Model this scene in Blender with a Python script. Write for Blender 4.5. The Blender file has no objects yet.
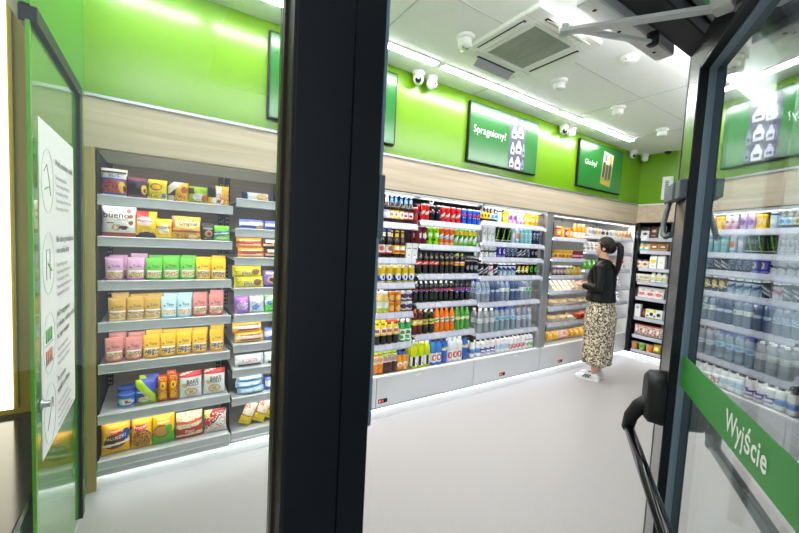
import bpy, bmesh, math, random
from mathutils import Vector, Matrix

RND = random.Random(11)
SC = bpy.context.scene
COL = SC.collection
PI = math.pi
rad = math.radians


# ------------------------------------------------------------------ helpers
def lin(h, a=1.0):
    h = h.lstrip('#')
    out = []
    for i in (0, 2, 4):
        c = int(h[i:i + 2], 16) / 255
        out.append(c / 12.92 if c <= .04045 else ((c + .055) / 1.055) ** 2.4)
    return (out[0], out[1], out[2], a)


def new_mat(name):
    m = bpy.data.materials.new(name)
    m.use_nodes = True
    nt = m.node_tree
    bs = nt.nodes['Principled BSDF']
    return m, nt, bs


def mat(name, hexcol, rough=.5, metal=0., noise=.06, scale=8., stretch=(1, 1, 1), bump=0., coat=0., spec=.5):
    m, nt, bs = new_mat(name)
    N, L = nt.nodes, nt.links
    c = lin(hexcol)
    tc = N.new('ShaderNodeTexCoord')
    mp = N.new('ShaderNodeMapping')
    mp.inputs['Scale'].default_value = stretch
    nz = N.new('ShaderNodeTexNoise')
    nz.inputs['Scale'].default_value = scale
    nz.inputs['Detail'].default_value = 5
    L.new(tc.outputs['Object'], mp.inputs['Vector'])
    L.new(mp.outputs['Vector'], nz.inputs['Vector'])
    rp = N.new('ShaderNodeValToRGB')
    rp.color_ramp.elements[0].position = .3
    rp.color_ramp.elements[1].position = .7
    rp.color_ramp.elements[0].color = tuple(max(0, v * (1 - noise)) for v in c[:3]) + (1,)
    rp.color_ramp.elements[1].color = tuple(min(1, v * (1 + noise)) for v in c[:3]) + (1,)
    L.new(nz.outputs['Fac'], rp.inputs['Fac'])
    L.new(rp.outputs['Color'], bs.inputs['Base Color'])
    bs.inputs['Roughness'].default_value = rough
    bs.inputs['Metallic'].default_value = metal
    bs.inputs['Coat Weight'].default_value = coat
    bs.inputs['Specular IOR Level'].default_value = spec
    if bump:
        b = N.new('ShaderNodeBump')
        b.inputs['Strength'].default_value = bump
        b.inputs['Distance'].default_value = .004
        L.new(nz.outputs['Fac'], b.inputs['Height'])
        L.new(b.outputs['Normal'], bs.inputs['Normal'])
    return m


def attr_mat(name, rough=.35, coat=0., bump=0., metal=0., spec=.5, bscale=40.):
    """printed packaging: colour comes from the print on the mesh"""
    m, nt, bs = new_mat(name)
    N, L = nt.nodes, nt.links
    at = N.new('ShaderNodeAttribute')
    at.attribute_name = 'Col'
    L.new(at.outputs['Color'], bs.inputs['Base Color'])
    bs.inputs['Roughness'].default_value = rough
    bs.inputs['Coat Weight'].default_value = coat
    bs.inputs['Metallic'].default_value = metal
    bs.inputs['Specular IOR Level'].default_value = spec
    if bump:
        tc = N.new('ShaderNodeTexCoord')
        nz = N.new('ShaderNodeTexNoise')
        nz.inputs['Scale'].default_value = bscale
        L.new(tc.outputs['Object'], nz.inputs['Vector'])
        b = N.new('ShaderNodeBump')
        b.inputs['Strength'].default_value = bump
        b.inputs['Distance'].default_value = .004
        L.new(nz.outputs['Fac'], b.inputs['Height'])
        L.new(b.outputs['Normal'], bs.inputs['Normal'])
    return m


def emit_mat(name, hexcol, strength):
    m = bpy.data.materials.new(name)
    m.use_nodes = True
    nt = m.node_tree
    nt.nodes.clear()
    e = nt.nodes.new('ShaderNodeEmission')
    e.inputs['Color'].default_value = lin(hexcol)
    e.inputs['Strength'].default_value = strength
    o = nt.nodes.new('ShaderNodeOutputMaterial')
    nt.links.new(e.outputs[0], o.inputs['Surface'])
    return m


def glass_mat(name, tint, r0=.04, rough=0.0, attr=False, power=5.0):
    """thin clear sheet: what is behind shows through, more mirror-like at a grazing angle"""
    m = bpy.data.materials.new(name)
    m.use_nodes = True
    nt = m.node_tree
    N, L = nt.nodes, nt.links
    N.clear()
    tr = N.new('ShaderNodeBsdfTransparent')
    tr.inputs['Color'].default_value = lin(tint)
    gl = N.new('ShaderNodeBsdfGlossy')
    gl.inputs['Roughness'].default_value = rough
    gl.inputs['Color'].default_value = (1, 1, 1, 1)
    lw = N.new('ShaderNodeLayerWeight')
    lw.inputs['Blend'].default_value = .5
    pw = N.new('ShaderNodeMath'); pw.operation = 'POWER'; pw.inputs[1].default_value = power
    ma = N.new('ShaderNodeMath'); ma.operation = 'MULTIPLY_ADD'
    ma.inputs[1].default_value = 1 - r0
    ma.inputs[2].default_value = r0
    mx = N.new('ShaderNodeMixShader')
    o = N.new('ShaderNodeOutputMaterial')
    if attr:
        at = N.new('ShaderNodeAttribute'); at.attribute_name = 'Col'
        L.new(at.outputs['Color'], tr.inputs['Color'])
    L.new(lw.outputs['Facing'], pw.inputs[0])
    L.new(pw.outputs[0], ma.inputs[0])
    L.new(ma.outputs[0], mx.inputs['Fac'])
    L.new(tr.outputs[0], mx.inputs[1])
    L.new(gl.outputs[0], mx.inputs[2])
    L.new(mx.outputs[0], o.inputs['Surface'])
    return m


class B:
    """collects shapes for ONE mesh, each face with its own print colour"""

    def __init__(self):
        self.bm = bmesh.new()
        self.cl = self.bm.loops.layers.float_color.new('Col')
        self.col = (1, 1, 1, 1)
        self.mi = 0

    def c(self, h):
        self.col = lin(h)
        return self

    def face(self, vs, col=None, smooth=False):
        try:
            f = self.bm.faces.new(vs)
        except ValueError:
            return None
        k = col or self.col
        for l in f.loops:
            l[self.cl] = k
        f.smooth = smooth
        f.material_index = self.mi
        return f

    def v(self, p):
        return self.bm.verts.new(p)

    def quad(self, pts, col=None, smooth=False):
        return self.face([self.v(p) for p in pts], col, smooth)

    def box(self, x0, x1, y0, y1, z0, z1, bev=0., M=None, seg=1):
        P = [(x0, y0, z0), (x1, y0, z0), (x1, y1, z0), (x0, y1, z0), (x0, y0, z1), (x1, y0, z1), (x1, y1, z1), (x0, y1, z1)]
        vs = [self.v(M @ Vector(p) if M else p) for p in P]
        fs = [self.face([vs[i] for i in q]) for q in ((3, 2, 1, 0), (4, 5, 6, 7), (0, 1, 5, 4), (1, 2, 6, 5), (2, 3, 7, 6), (3, 0, 4, 7))]
        if bev:
            es = list({e for f in fs for e in f.edges})
            r = bmesh.ops.bevel(self.bm, geom=es, offset=bev, segments=seg, affect='EDGES', profile=.5)
            for f in r['faces']:
                for l in f.loops:
                    l[self.cl] = self.col
                f.material_index = self.mi
        return self

    def lathe(self, prof, seg=16, cols=None, M=None, cap=True, fn=None, smooth=True, ang=0.):
        """prof [(r,z)], cols per band, fn(u,i)->colour; u in -1..1 with 0 towards -Y"""
        rings = []
        for r, z in prof:
            if r < 1e-6:
                p = Vector((0, 0, z))
                rings.append([self.v(M @ p if M else p)])
            else:
                ring = []
                for k in range(seg):
                    t = -PI / 2 + ang + (k / seg * 2 - 1) * PI
                    p = Vector((r * math.cos(t), r * math.sin(t), z))
                    ring.append(self.v(M @ p if M else p))
                rings.append(ring)
        for i in range(len(rings) - 1):
            a, b = rings[i], rings[i + 1]
            base = cols[i] if cols else self.col
            for k in range(seg):
                u = (k + .5) / seg * 2 - 1
                col = (fn(u, i) if fn else None) or base
                k2 = (k + 1) % seg
                if len(a) == 1 and len(b) == 1:
                    continue
                if len(a) == 1:
                    self.face([a[0], b[k2], b[k]], col, smooth)
                elif len(b) == 1:
                    self.face([a[k], a[k2], b[0]], col, smooth)
                else:
                    self.face([a[k], a[k2], b[k2], b[k]], col, smooth)
        if cap:
            if len(rings[0]) > 1:
                self.face(list(reversed(rings[0])), cols[0] if cols else None)
            if len(rings[-1]) > 1:
                self.face(rings[-1], cols[-1] if cols else None)
        return self

    def tube(self, pts, r, seg=8, smooth=True, cap=True, flat=1.0):
        pts = [Vector(p) for p in pts]
        rs = r if isinstance(r, (list, tuple)) else [r] * len(pts)
        rings = []
        ref = None
        for i, p in enumerate(pts):
            d = (pts[min(i + 1, len(pts) - 1)] - pts[max(i - 1, 0)]).normalized()
            if ref is None:
                ref = Vector((0, 0, 1)) if abs(d.z) < .9 else Vector((1, 0, 0))
            s = d.cross(ref).normalized()
            t = s.cross(d).normalized()
            ref = t
            rings.append([self.v(p + (s * math.cos(a) + t * math.sin(a) * flat) * rs[i]) for a in [k / seg * 2 * PI for k in range(seg)]])
        for a, b in zip(rings, rings[1:]):
            for k in range(seg):
                k2 = (k + 1) % seg
                self.face([a[k], a[k2], b[k2], b[k]], None, smooth)
        if cap:
            self.face(list(reversed(rings[0])))
            self.face(rings[-1])
        return self

    def loft(self, rings, smooth=True, cap=True):
        R_ = [[self.v(p) for p in ring] for ring in rings]
        n = len(R_[0])
        for a, b in zip(R_, R_[1:]):
            for k in range(n):
                k2 = (k + 1) % n
                self.face([a[k], a[k2], b[k2], b[k]], None, smooth)
        if cap:
            self.face(list(reversed(R_[0])))
            self.face(R_[-1])
        return self

    def prism(self, poly, y0, y1, axis='y'):
        """poly of (a,b) extruded along an axis"""
        def P(a, b, t):
            return {'y': (a, t, b), 'x': (t, a, b), 'z': (a, b, t)}[axis]
        A = [self.v(P(a, b, y0)) for a, b in poly]
        C = [self.v(P(a, b, y1)) for a, b in poly]
        n = len(poly)
        self.face(A)
        self.face(list(reversed(C)))
        for k in range(n):
            k2 = (k + 1) % n
            self.face([A[k2], A[k], C[k], C[k2]])
        return self

    def ell(self, cx, cy, cz, rx, ry, rz, seg=12, rows=8, M=None):
        T = Matrix.Translation((cx, cy, cz)) @ Matrix.Diagonal((rx, ry, rz, 1))
        if M:
            T = M @ T
        prof = [(math.sin(i / rows * PI), -math.cos(i / rows * PI)) for i in range(rows + 1)]
        prof[0] = (0, -1); prof[-1] = (0, 1)
        return self.lathe(prof, seg, M=T, cap=False)

    def text(self, body, size, o, xd, up, colhex, fn=None, align='LEFT', squeeze=1.0, bold=.008):
        me = text_mesh(body, align, bold)
        o, xd, up = Vector(o), Vector(xd).normalized(), Vector(up).normalized()
        col = lin(colhex)
        vs = []
        for p in me.vertices:
            q = o + xd * p.co.x * size * squeeze + up * p.co.y * size
            vs.append(self.v(fn(p.co.x * size * squeeze, p.co.y * size) if fn else q))
        for f in me.polygons:
            self.face([vs[i] for i in f.vertices], col)
        return self

    def build(self, name, m=None, parent=None, loc=None, weld=False, recalc=True, rot=None):
        if weld:
            bmesh.ops.remove_doubles(self.bm, verts=self.bm.verts, dist=1e-5)
        if recalc:
            bmesh.ops.recalc_face_normals(self.bm, faces=self.bm.faces)
        me = bpy.data.meshes.new(name)
        self.bm.to_mesh(me)
        self.bm.free()
        for x in (m if isinstance(m, (list, tuple)) else [m]):
            me.materials.append(x)
        return link(name, me, parent, loc, rot)


def link(name, me, parent=None, loc=None, rot=None):
    o = bpy.data.objects.new(name, me)
    COL.objects.link(o)
    if parent:
        o.parent = parent
    if loc:
        o.location = loc
    if rot:
        o.rotation_euler = rot
    return o


_T = {}


def text_mesh(body, align='LEFT', bold=.008):
    if (body, align, bold) not in _T:
        cu = bpy.data.curves.new('lettering', 'FONT')
        cu.body = body
        cu.align_x = align
        cu.size = 1
        cu.offset = bold
        cu.space_character = 1.0 + bold * 2.5
        cu.resolution_u = 2
        o = bpy.data.objects.new('lettering', cu)
        COL.objects.link(o)
        dg = bpy.context.evaluated_depsgraph_get()
        _T[(body, align, bold)] = bpy.data.meshes.new_from_object(o.evaluated_get(dg))
        bpy.data.objects.remove(o)
    return _T[(body, align, bold)]


def tag(o, label=None, cat=None, group=None, kind=None):
    if label: o['label'] = label
    if cat: o['category'] = cat
    if group: o['group'] = group
    if kind: o['kind'] = kind
    return o


def empty(name, loc=(0, 0, 0), rz=0.):
    o = bpy.data.objects.new(name, None)
    COL.objects.link(o)
    o.location = loc
    o.rotation_euler = (0, 0, rz)
    o.empty_display_size = .1
    return o


def struct(name, b, m, **k):
    return tag(b.build(name, m, **k), kind='structure')


# ------------------------------------------------------------------ materials
M_green = mat('green_wall_panel', '6e9e10', .26, noise=.02, scale=2, spec=.6)
M_ceil = mat('ceiling_board', 'f6f6f3', .85, noise=.015, scale=30)
M_joint = mat('ceiling_joint', 'd3d5d1', .8)
M_shadedgreen = mat('shaded_green_panel', '4c9420', .35, noise=.03, scale=2)  # the side wall's shade put into the colour, a darker wall green
M_floor = mat('floor_resin', 'a5a1a1', .38, noise=.02, scale=60, spec=.35)
M_pave = mat('outside_paving', '8e8c88', .7, noise=.1, scale=12)
M_white = mat('white_enamel', 'eff0ef', .4, noise=.01)
M_whiteplastic = mat('white_plastic', 'f0f0ec', .45, noise=.01)
M_alu = mat('brushed_aluminium', 'b7babf', .32, .85, noise=.08, scale=20, stretch=(1, 30, 30))
M_steel = mat('steel_shelf', 'c6c8cb', .4, .2, noise=.05, scale=15)
M_grey = mat('fridge_grey_enamel', 'e2e3e6', .36, .15, noise=.02, scale=4)
M_fridgein = mat('fridge_pale_lining', 'b9bbba', .5, noise=.03)
M_fridgedark = mat('fridge_dark_lining', '2c323c', .5, noise=.05)
M_rail = None
M_back = mat('ribbed_backboard', '8f867e', .6, noise=.12, scale=6, stretch=(.4, 1, 40), bump=.3)
M_dark = mat('dark_metal', '222427', .45, .3, noise=.1)
M_black = mat('black_coated_frame', '0c1118', .42, .0, noise=.1, scale=5, spec=.32)
M_blackgloss = mat('black_anodised_gloss', '15171a', .12, .5, noise=.08, scale=30, stretch=(20, 20, .5))
M_satin = mat('satin_anodised_face', '6c6c6c', .2, .9, noise=.05, scale=30, stretch=(20, 20, .5))
M_seal = mat('grey_blue_bead', '7f93a0', .45, .2, noise=.06)
M_brownseal = mat('dark_brown_gasket', '2a211a', .5, noise=.1)
M_doorgreen = mat('green_band_film', '2d8a2f', .45, noise=.03)
M_glossgreen = mat('green_gloss_panel', '3f8c12', .22, noise=.1, scale=1.2, spec=.9, coat=.6)
M_edgegreen = mat('green_edge_strip', '58a81a', .3, noise=.05)
M_gold = mat('olive_gold_cladding', 'cdb32a', .3, .1, noise=.25, scale=2, stretch=(4, 4, .4))
M_granite = mat('black_speckled_granite', '191a1a', .12, noise=.8, scale=170, spec=.3)
M_rubber = mat('black_rubber', '101112', .55, noise=.1)
M_greyplastic = mat('grey_plastic', '5c666a', .5, noise=.05)
M_silver = mat('silver_closer', 'e6e6e2', .35, .0, noise=.05, scale=25)
M_slat = mat('grille_slats', 'b4bbad', .6, noise=.05)
M_slatback = mat('grille_backing', '8d9487', .7)
M_lens = mat('camera_lens', '17191c', .1, noise=.05)
M_pack = attr_mat('printed_film', .34, bump=.25, bscale=38)
M_card = attr_mat('printed_card', .5)
M_can = attr_mat('printed_can', .24, metal=.25)
M_bottle = attr_mat('filled_bottle', .10, coat=.4)
M_label = attr_mat('bottle_label', .4)
M_paper = attr_mat('printed_paper', .6)
M_screenprint = attr_mat('print_on_screen', .3)
M_cap = attr_mat('bottle_cap', .4)
M_lid = mat('can_top', 'c2c4c6', .3, .8, noise=.04)
M_clearbottle = glass_mat('clear_water_bottle', 'ffffff', .10, .06, attr=True, power=2.2)
_nt = M_clearbottle.node_tree
_d = _nt.nodes.new('ShaderNodeBsdfDiffuse')
_t = _nt.nodes.new('ShaderNodeBsdfTranslucent')
_a = _nt.nodes.new('ShaderNodeAttribute'); _a.attribute_name = 'Col'
_m1 = _nt.nodes.new('ShaderNodeMixShader'); _m1.inputs[0].default_value = .35
_m2 = _nt.nodes.new('ShaderNodeMixShader'); _m2.inputs[0].default_value = .36
_out = next(x for x in _nt.nodes if x.type == 'OUTPUT_MATERIAL')
_src = _out.inputs['Surface'].links[0].from_socket
_nt.links.new(_a.outputs['Color'], _d.inputs['Color']); _nt.links.new(_a.outputs['Color'], _t.inputs['Color'])
_nt.links.new(_d.outputs[0], _m1.inputs[1]); _nt.links.new(_t.outputs[0], _m1.inputs[2])
_nt.links.new(_src, _m2.inputs[1]); _nt.links.new(_m1.outputs[0], _m2.inputs[2])
_nt.links.new(_m2.outputs[0], _out.inputs['Surface'])
M_film = glass_mat('clear_tray_film', 'ffffff', .04, .15, power=4)
M_glass = glass_mat('window_glass', 'fcfefc', .03)
M_glassdoor = glass_mat('door_glass', 'e4ecec', .08, power=2.4)
LED = 25.0
M_led = emit_mat('led_diffuser', 'fbfdff', LED)
M_led_hung = emit_mat('hung_led_diffuser', 'fbfdff', 14.0)
M_plinthled = emit_mat('plinth_led', 'f4f8ff', 6.0)
M_addedcaseled = emit_mat('added_case_led', 'fff8ee', 30.0)  # glow of the strip added at the top of each fridge bay
M_addedshelfled = emit_mat('added_shelf_led', 'fffaf2', 9.0)  # glow of the strips added under shelves and at the rack tops
M_strip = emit_mat('vertical_led', 'fff3da', 3.5)
M_redled = emit_mat('display_red', 'ff2a20', 1.2)
M_screen = emit_mat('screen_glow', '17802a', .50)
M_greenline = emit_mat('green_light_line', '9be01e', 2.5)
M_whiteline = emit_mat('white_light_line', 'f2fff4', 1.5)


def wood(name, c1, c2, grain):
    m, nt, bs = new_mat(name)
    N, L = nt.nodes, nt.links
    tc = N.new('ShaderNodeTexCoord')
    mp = N.new('ShaderNodeMapping')
    mp.inputs['Scale'].default_value = grain
    nz = N.new('ShaderNodeTexNoise')
    nz.inputs['Scale'].default_value = 3.0
    nz.inputs['Detail'].default_value = 8
    nz.inputs['Distortion'].default_value = .5
    rp = N.new('ShaderNodeValToRGB')
    rp.color_ramp.elements[0].position = .3
    rp.color_ramp.elements[1].position = .66
    rp.color_ramp.elements[0].color = lin(c1)
    rp.color_ramp.elements[1].color = lin(c2)
    vo = N.new('ShaderNodeTexVoronoi')
    vo.inputs['Scale'].default_value = 1.7
    mp2 = N.new('ShaderNodeMapping')
    mp2.inputs['Scale'].default_value = (1, 1, 2.2)
    kr = N.new('ShaderNodeValToRGB')
    kr.color_ramp.elements[0].position = .02
    kr.color_ramp.elements[1].position = .07
    kr.color_ramp.elements[0].color = (.55, .45, .33, 1)
    kr.color_ramp.elements[1].color = (1, 1, 1, 1)
    mx = N.new('ShaderNodeMixRGB'); mx.blend_type = 'MULTIPLY'; mx.inputs[0].default_value = 1
    L.new(tc.outputs['Object'], mp.inputs['Vector'])
    L.new(mp.outputs['Vector'], nz.inputs['Vector'])
    L.new(nz.outputs['Fac'], rp.inputs['Fac'])
    L.new(tc.outputs['Object'], mp2.inputs['Vector'])
    L.new(mp2.outputs['Vector'], vo.inputs['Vector'])
    L.new(vo.outputs['Distance'], kr.inputs['Fac'])
    L.new(rp.outputs['Color'], mx.inputs[1])
    L.new(kr.outputs['Color'], mx.inputs[2])
    L.new(mx.outputs['Color'], bs.inputs['Base Color'])
    bs.inputs['Roughness'].default_value = .5
    return m


M_wood = wood('pale_oak_board', 'bba98f', 'd0bfa8', (.35, 6, 9))
M_woodstile = wood('oak_stile', 'a68c56', 'bca46c', (9, 6, .35))


def rail_mat():
    m, nt, bs = new_mat('price_rail_with_tickets')
    N, L = nt.nodes, nt.links
    tc = N.new('ShaderNodeTexCoord')
    br = N.new('ShaderNodeTexBrick')
    br.offset = 0
    br.inputs['Scale'].default_value = 1.0
    br.inputs['Brick Width'].default_value = .075
    br.inputs['Row Height'].default_value = 3.0
    br.inputs['Mortar Size'].default_value = .0016
    br.inputs['Color1'].default_value = lin('bcbdcc')
    br.inputs['Color2'].default_value = lin('d0d0da')
    br.inputs['Mortar'].default_value = lin('9a9caa')
    L.new(tc.outputs['Object'], br.inputs['Vector'])
    L.new(br.outputs['Color'], bs.inputs['Base Color'])
    bs.inputs['Roughness'].default_value = .4
    return m


M_rail = rail_mat()

# ------------------------------------------------------------------ camera
H = 1.53


def cam():
    yaw, pitch, roll = rad(33.164), rad(3.804), rad(2.908)
    F = Vector((math.sin(yaw) * math.cos(pitch), math.cos(yaw) * math.cos(pitch), -math.sin(pitch)))
    r0 = Vector((math.cos(yaw), -math.sin(yaw), 0))
    u0 = r0.cross(F)
    c, s = math.cos(roll), math.sin(roll)
    r = c * r0 + s * u0
    u = -s * r0 + c * u0
    cd = bpy.data.cameras.new('camera')
    cd.sensor_width = 36
    cd.sensor_fit = 'HORIZONTAL'
    cd.lens = 366.84 / 799 * 36
    cd.clip_start = .02
    o = bpy.data.objects.new('camera', cd)
    o.matrix_world = Matrix(((r.x, u.x, -F.x, 0), (r.y, u.y, -F.y, 0), (r.z, u.z, -F.z, H), (0, 0, 0, 1)))
    COL.objects.link(o)
    SC.camera = o


cam()

# ------------------------------------------------------------------ room shell
YW = 2.635         # front of shelves, wood and green band
XE = 5.78          # front of the end wall fittings
ZC = 2.94
struct('floor', B().box(-.35, 6.4, .45, 3.3, -.05, 0), M_floor)
struct('floor_outside', B().box(-3, 8, -4, .45, -.06, -.004), M_pave)
struct('ceiling', B().box(-.5, 6.5, .60, 3.4, ZC, ZC + .08), M_ceil)
b = B()
for x in (.045, 1.245, 2.443, 3.640, 4.838):
    b.box(x - .006, x + .006, .62, 3.2, ZC - .0015, ZC + .002)
for y in (1.112, 1.71):
    b.box(-.34, 6.2, y - .005, y + .005, ZC - .0015, ZC + .002)
struct('trim_1', b, M_joint)
struct('wall_left', B().box(-.35, XE + .12, YW, YW + .06, 2.245, ZC), M_green)
struct('wall_left_lower', B().box(-.6, 6.4, 3.25, 3.33, 0, ZC), M_white)
struct('wall_right_end', B().box(XE, XE + .06, .6, YW, 2.245, ZC), M_green)
struct('wall_right_end_lower', B().box(6.35, 6.43, .4, 3.3, 0, ZC), M_white)
# pale oak fascia above the fittings and its metal edge
struct('trim_2', B().box(-.35, XE, YW - .012, YW + .05, 1.962, 2.225), M_wood)
struct('trim_3', B().box(XE - .012, XE + .05, .9, YW - .012, 1.985, 2.225), M_wood)
struct('trim_4', B().box(-.35, XE, YW - .02, YW + .055, 2.225, 2.245, .003), M_alu)
struct('trim_5', B().box(XE - .02, XE + .055, .9, YW - .02, 2.225, 2.243, .003), M_white)
struct('trim_6', B().box(-.349, -.305, YW - .012, 3.2, 0, 1.962), M_woodstile)
# plinth with light under the fittings
struct('baseboard_left', B().box(-.304, XE + .02, YW + .008, YW + .05, 0, .092), M_white)
struct('baseboard_end', B().box(XE + .012, XE + .05, .9, YW + .008, 0, .092), M_white)

# ------------------------------------------------------------------ printed products: makers
def paint(shapes, u, v, base):
    c = base
    for s in shapes:
        k = s[0]
        if k == 'r':
            if s[1] <= u <= s[2] and s[3] <= v <= s[4]: c = s[5]
        elif k == 'e':
            a = s[6] if len(s) > 6 else 0
            dx, dy = u - s[1], v - s[2]
            x = dx * math.cos(a) + dy * math.sin(a)
            y = -dx * math.sin(a) + dy * math.cos(a)
            if (x / s[3]) ** 2 + (y / s[4]) ** 2 <= 1: c = s[5]
        elif k == 'd':      # diagonal band: |v - (a + b u)| < w
            if abs(v - (s[1] + s[2] * u)) < s[3]: c = s[4]
        elif k == 'n':      # speckle inside a rectangle
            if s[1] <= u <= s[2] and s[3] <= v <= s[4] and RND.random() < s[6]: c = s[5]
    return c


def lc(shapes):
    return [tuple(lin(x) if isinstance(x, str) and i and len(x) == 6 else x for i, x in enumerate(s)) for s in shapes or []]


def can(r, h, base, shapes=None, rows=14, seg=24):
    sh = lc(shapes)
    base = lin(base)
    b = B()
    prof = [(r * .8, 0), (r * .97, h * .03)]
    for i in range(rows + 1):
        prof.append((r, h * (.05 + .85 * i / rows)))
    prof += [(r * .88, h * .955)]
    silver = lin('b9bcc0')

    def fn(u, i):
        if i < 1 or i >= rows + 2: return silver if i < 1 else None
        return paint(sh, u, (i - 1.5) / rows, base)
    b.lathe(prof, seg, cols=[base] * len(prof), fn=fn)
    l = B().c('c4c6c8').lathe([(r * .88, h * .955), (r * .9, h * .985), (r * .86, h), (r * .80, h * .975), (0, h * .975)], 16, cap=False)
    l.box(-r * .15, r * .15, -r * .5, r * .1, h * .976, h * .984)
    return [('can', b, M_can), ('lid', l, M_lid)]


STY = {
    'pet': ([(.80, 0), (.96, .02), (1, .06), (1, .30), (.94, .33), (.94, .60), (1, .64), (.98, .69), (.78, .79), (.45, .87), (.37, .90)], .375, .905, .98),
    'water': ([(.80, 0), (.97, .02), (1, .07), (.95, .12), (1, .17), (.95, .22), (1, .27), (1, .33), (.96, .36), (.96, .60), (1, .64), (.97, .70), (.72, .81), (.42, .885), (.38, .905)], .43, .91, .99),
    'beer': ([(.93, 0), (1, .02), (1, .54), (.9, .61), (.55, .71), (.43, .80), (.40, .945)], .44, .945, 1.),
    'sport': ([(.9, 0), (1, .03), (1, .18), (.93, .30), (.93, .34), (1, .46), (1, .68), (.86, .76), (.50, .83), (.44, .855)], .52, .86, 1.),
    'dairy': ([(.92, 0), (1, .03), (1, .70), (.88, .78), (.55, .84), (.5, .86)], .60, .86, 1.),
    'jar': ([(.95, 0), (1, .04), (1, .76), (.93, .82), (.85, .84)], .92, .84, 1.),
    'juice': ([(.9, 0), (1, .03), (1, .55), (.9, .66), (.62, .78), (.55, .83)], .62, .83, .95),
}


def bottle(r, h, liquid, cap, label, lz=(.33, .60), shapes=None, sty='pet', clear=False, neck=None, capn=14, seg=18):
    prof, cr, c0, c1 = STY[sty]
    b = B().c(liquid)
    b.lathe([(0, h * .015)] + [(a * r, z * h) for a, z in prof], seg, cap=False)
    if clear:   # the surface of the water inside catches a second rim
        b.lathe([(r * .80, h * .03), (r * .90, h * .10), (r * .90, h * .62), (r * .55, h * .80), (0, h * .80)], 10, cap=False)
    parts = [('bottle', b, M_clearbottle if clear else M_bottle)]
    cp = B().c(cap).lathe([(cr * r, c0 * h), (cr * r, c1 * h - .001), (cr * r * .9, c1 * h), (0, c1 * h)], capn, cap=False)
    parts.append(('cap', cp, M_cap))
    if label:
        sh = lc(shapes)
        base = lin(label)
        rows = 7
        l = B()

        def rad_at(zf):
            for (a0, z0), (a1, z1) in zip(prof, prof[1:]):
                if z0 <= zf <= z1: return a0 + (a1 - a0) * (zf - z0) / max(1e-6, z1 - z0)
            return prof[-1][0]
        pr = [(rad_at(lz[0] + (lz[1] - lz[0]) * i / rows) * r * 1.004 + .0008, h * (lz[0] + (lz[1] - lz[0]) * i / rows)) for i in range(rows + 1)]
        l.lathe(pr, 26, fn=lambda u, i: paint(sh, u, (i + .5) / rows, base), cap=False)
        parts.append(('label', l, M_label))
        if neck:
            parts.append(('neck_label', B().c(neck).lathe([(.50 * r, h * .755), (.435 * r, h * .84), (.425 * r, h * .90)], 14, cap=False), M_label))
    return parts


def cup(r, h, base, lid, shapes=None, taper=.8):
    sh = lc(shapes)
    bc = lin(base)
    rows = 8
    b = B()
    pr = [(0, 0)] + [(r * (taper + (1 - taper) * i / rows), h * .93 * i / rows) for i in range(rows + 1)]
    b.lathe(pr, 18, cols=[bc] * 20, fn=lambda u, i: paint(sh, u, (i - .5) / rows, bc) if i else None, cap=False)
    l = B().c(lid).lathe([(r * 1.04, h * .92), (r * 1.05, h * .97), (r * .98, h), (0, h)], 18)
    return [('cup', b, M_card), ('lid', l, M_cap)]


def carton(w, d, h, base, shapes=None, gable=False, nu=12, nv=16, lean=0.):
    sh = lc(shapes)
    bc = lin(base)
    b = B().c(base)
    hb = h * .82 if gable else h
    for side in (0, 1):     # the front and the left side carry the print
        g = [[b.v(((i / nu - .5) * w, -d / 2, hb * j / nv) if side == 0 else (-w / 2, d / 2 - d * i / nu, hb * j / nv)) for i in range(nu + 1)] for j in range(nv + 1)]
        for j in range(nv):
            for i in range(nu):
                b.face([g[j][i], g[j][i + 1], g[j + 1][i + 1], g[j + 1][i]], paint(sh, (i + .5) / nu, (j + .5) / nv, bc))
    x0, x1, y0, y1 = -w / 2, w / 2, -d / 2, d / 2
    b.quad([(x1, y0, 0), (x1, y1, 0), (x1, y1, hb), (x1, y0, hb)])
    b.quad([(x1, y1, 0), (x0, y1, 0), (x0, y1, hb), (x1, y1, hb)])
    b.quad([(x0, y0, 0), (x0, y1, 0), (x1, y1, 0), (x1, y0, 0)])
    if gable:
        b.quad([(x0, y0, hb), (x1, y0, hb), (x1, 0, h * .96), (x0, 0, h * .96)])
        b.quad([(x1, y1, hb), (x0, y1, hb), (x0, 0, h * .96), (x1, 0, h * .96)])
        b.face([b.v(p) for p in ((x0, y1, hb), (x0, y0, hb), (x0, 0, h * .96))])
        b.face([b.v(p) for p in ((x1, y0, hb), (x1, y1, hb), (x1, 0, h * .96))])
        b.box(x0, x1, -.002, .002, h * .95, h)
    else:
        b.quad([(x0, y0, hb), (x1, y0, hb), (x1, y1, hb), (x0, y1, hb)])
    return [('carton', b, M_card)]


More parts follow.
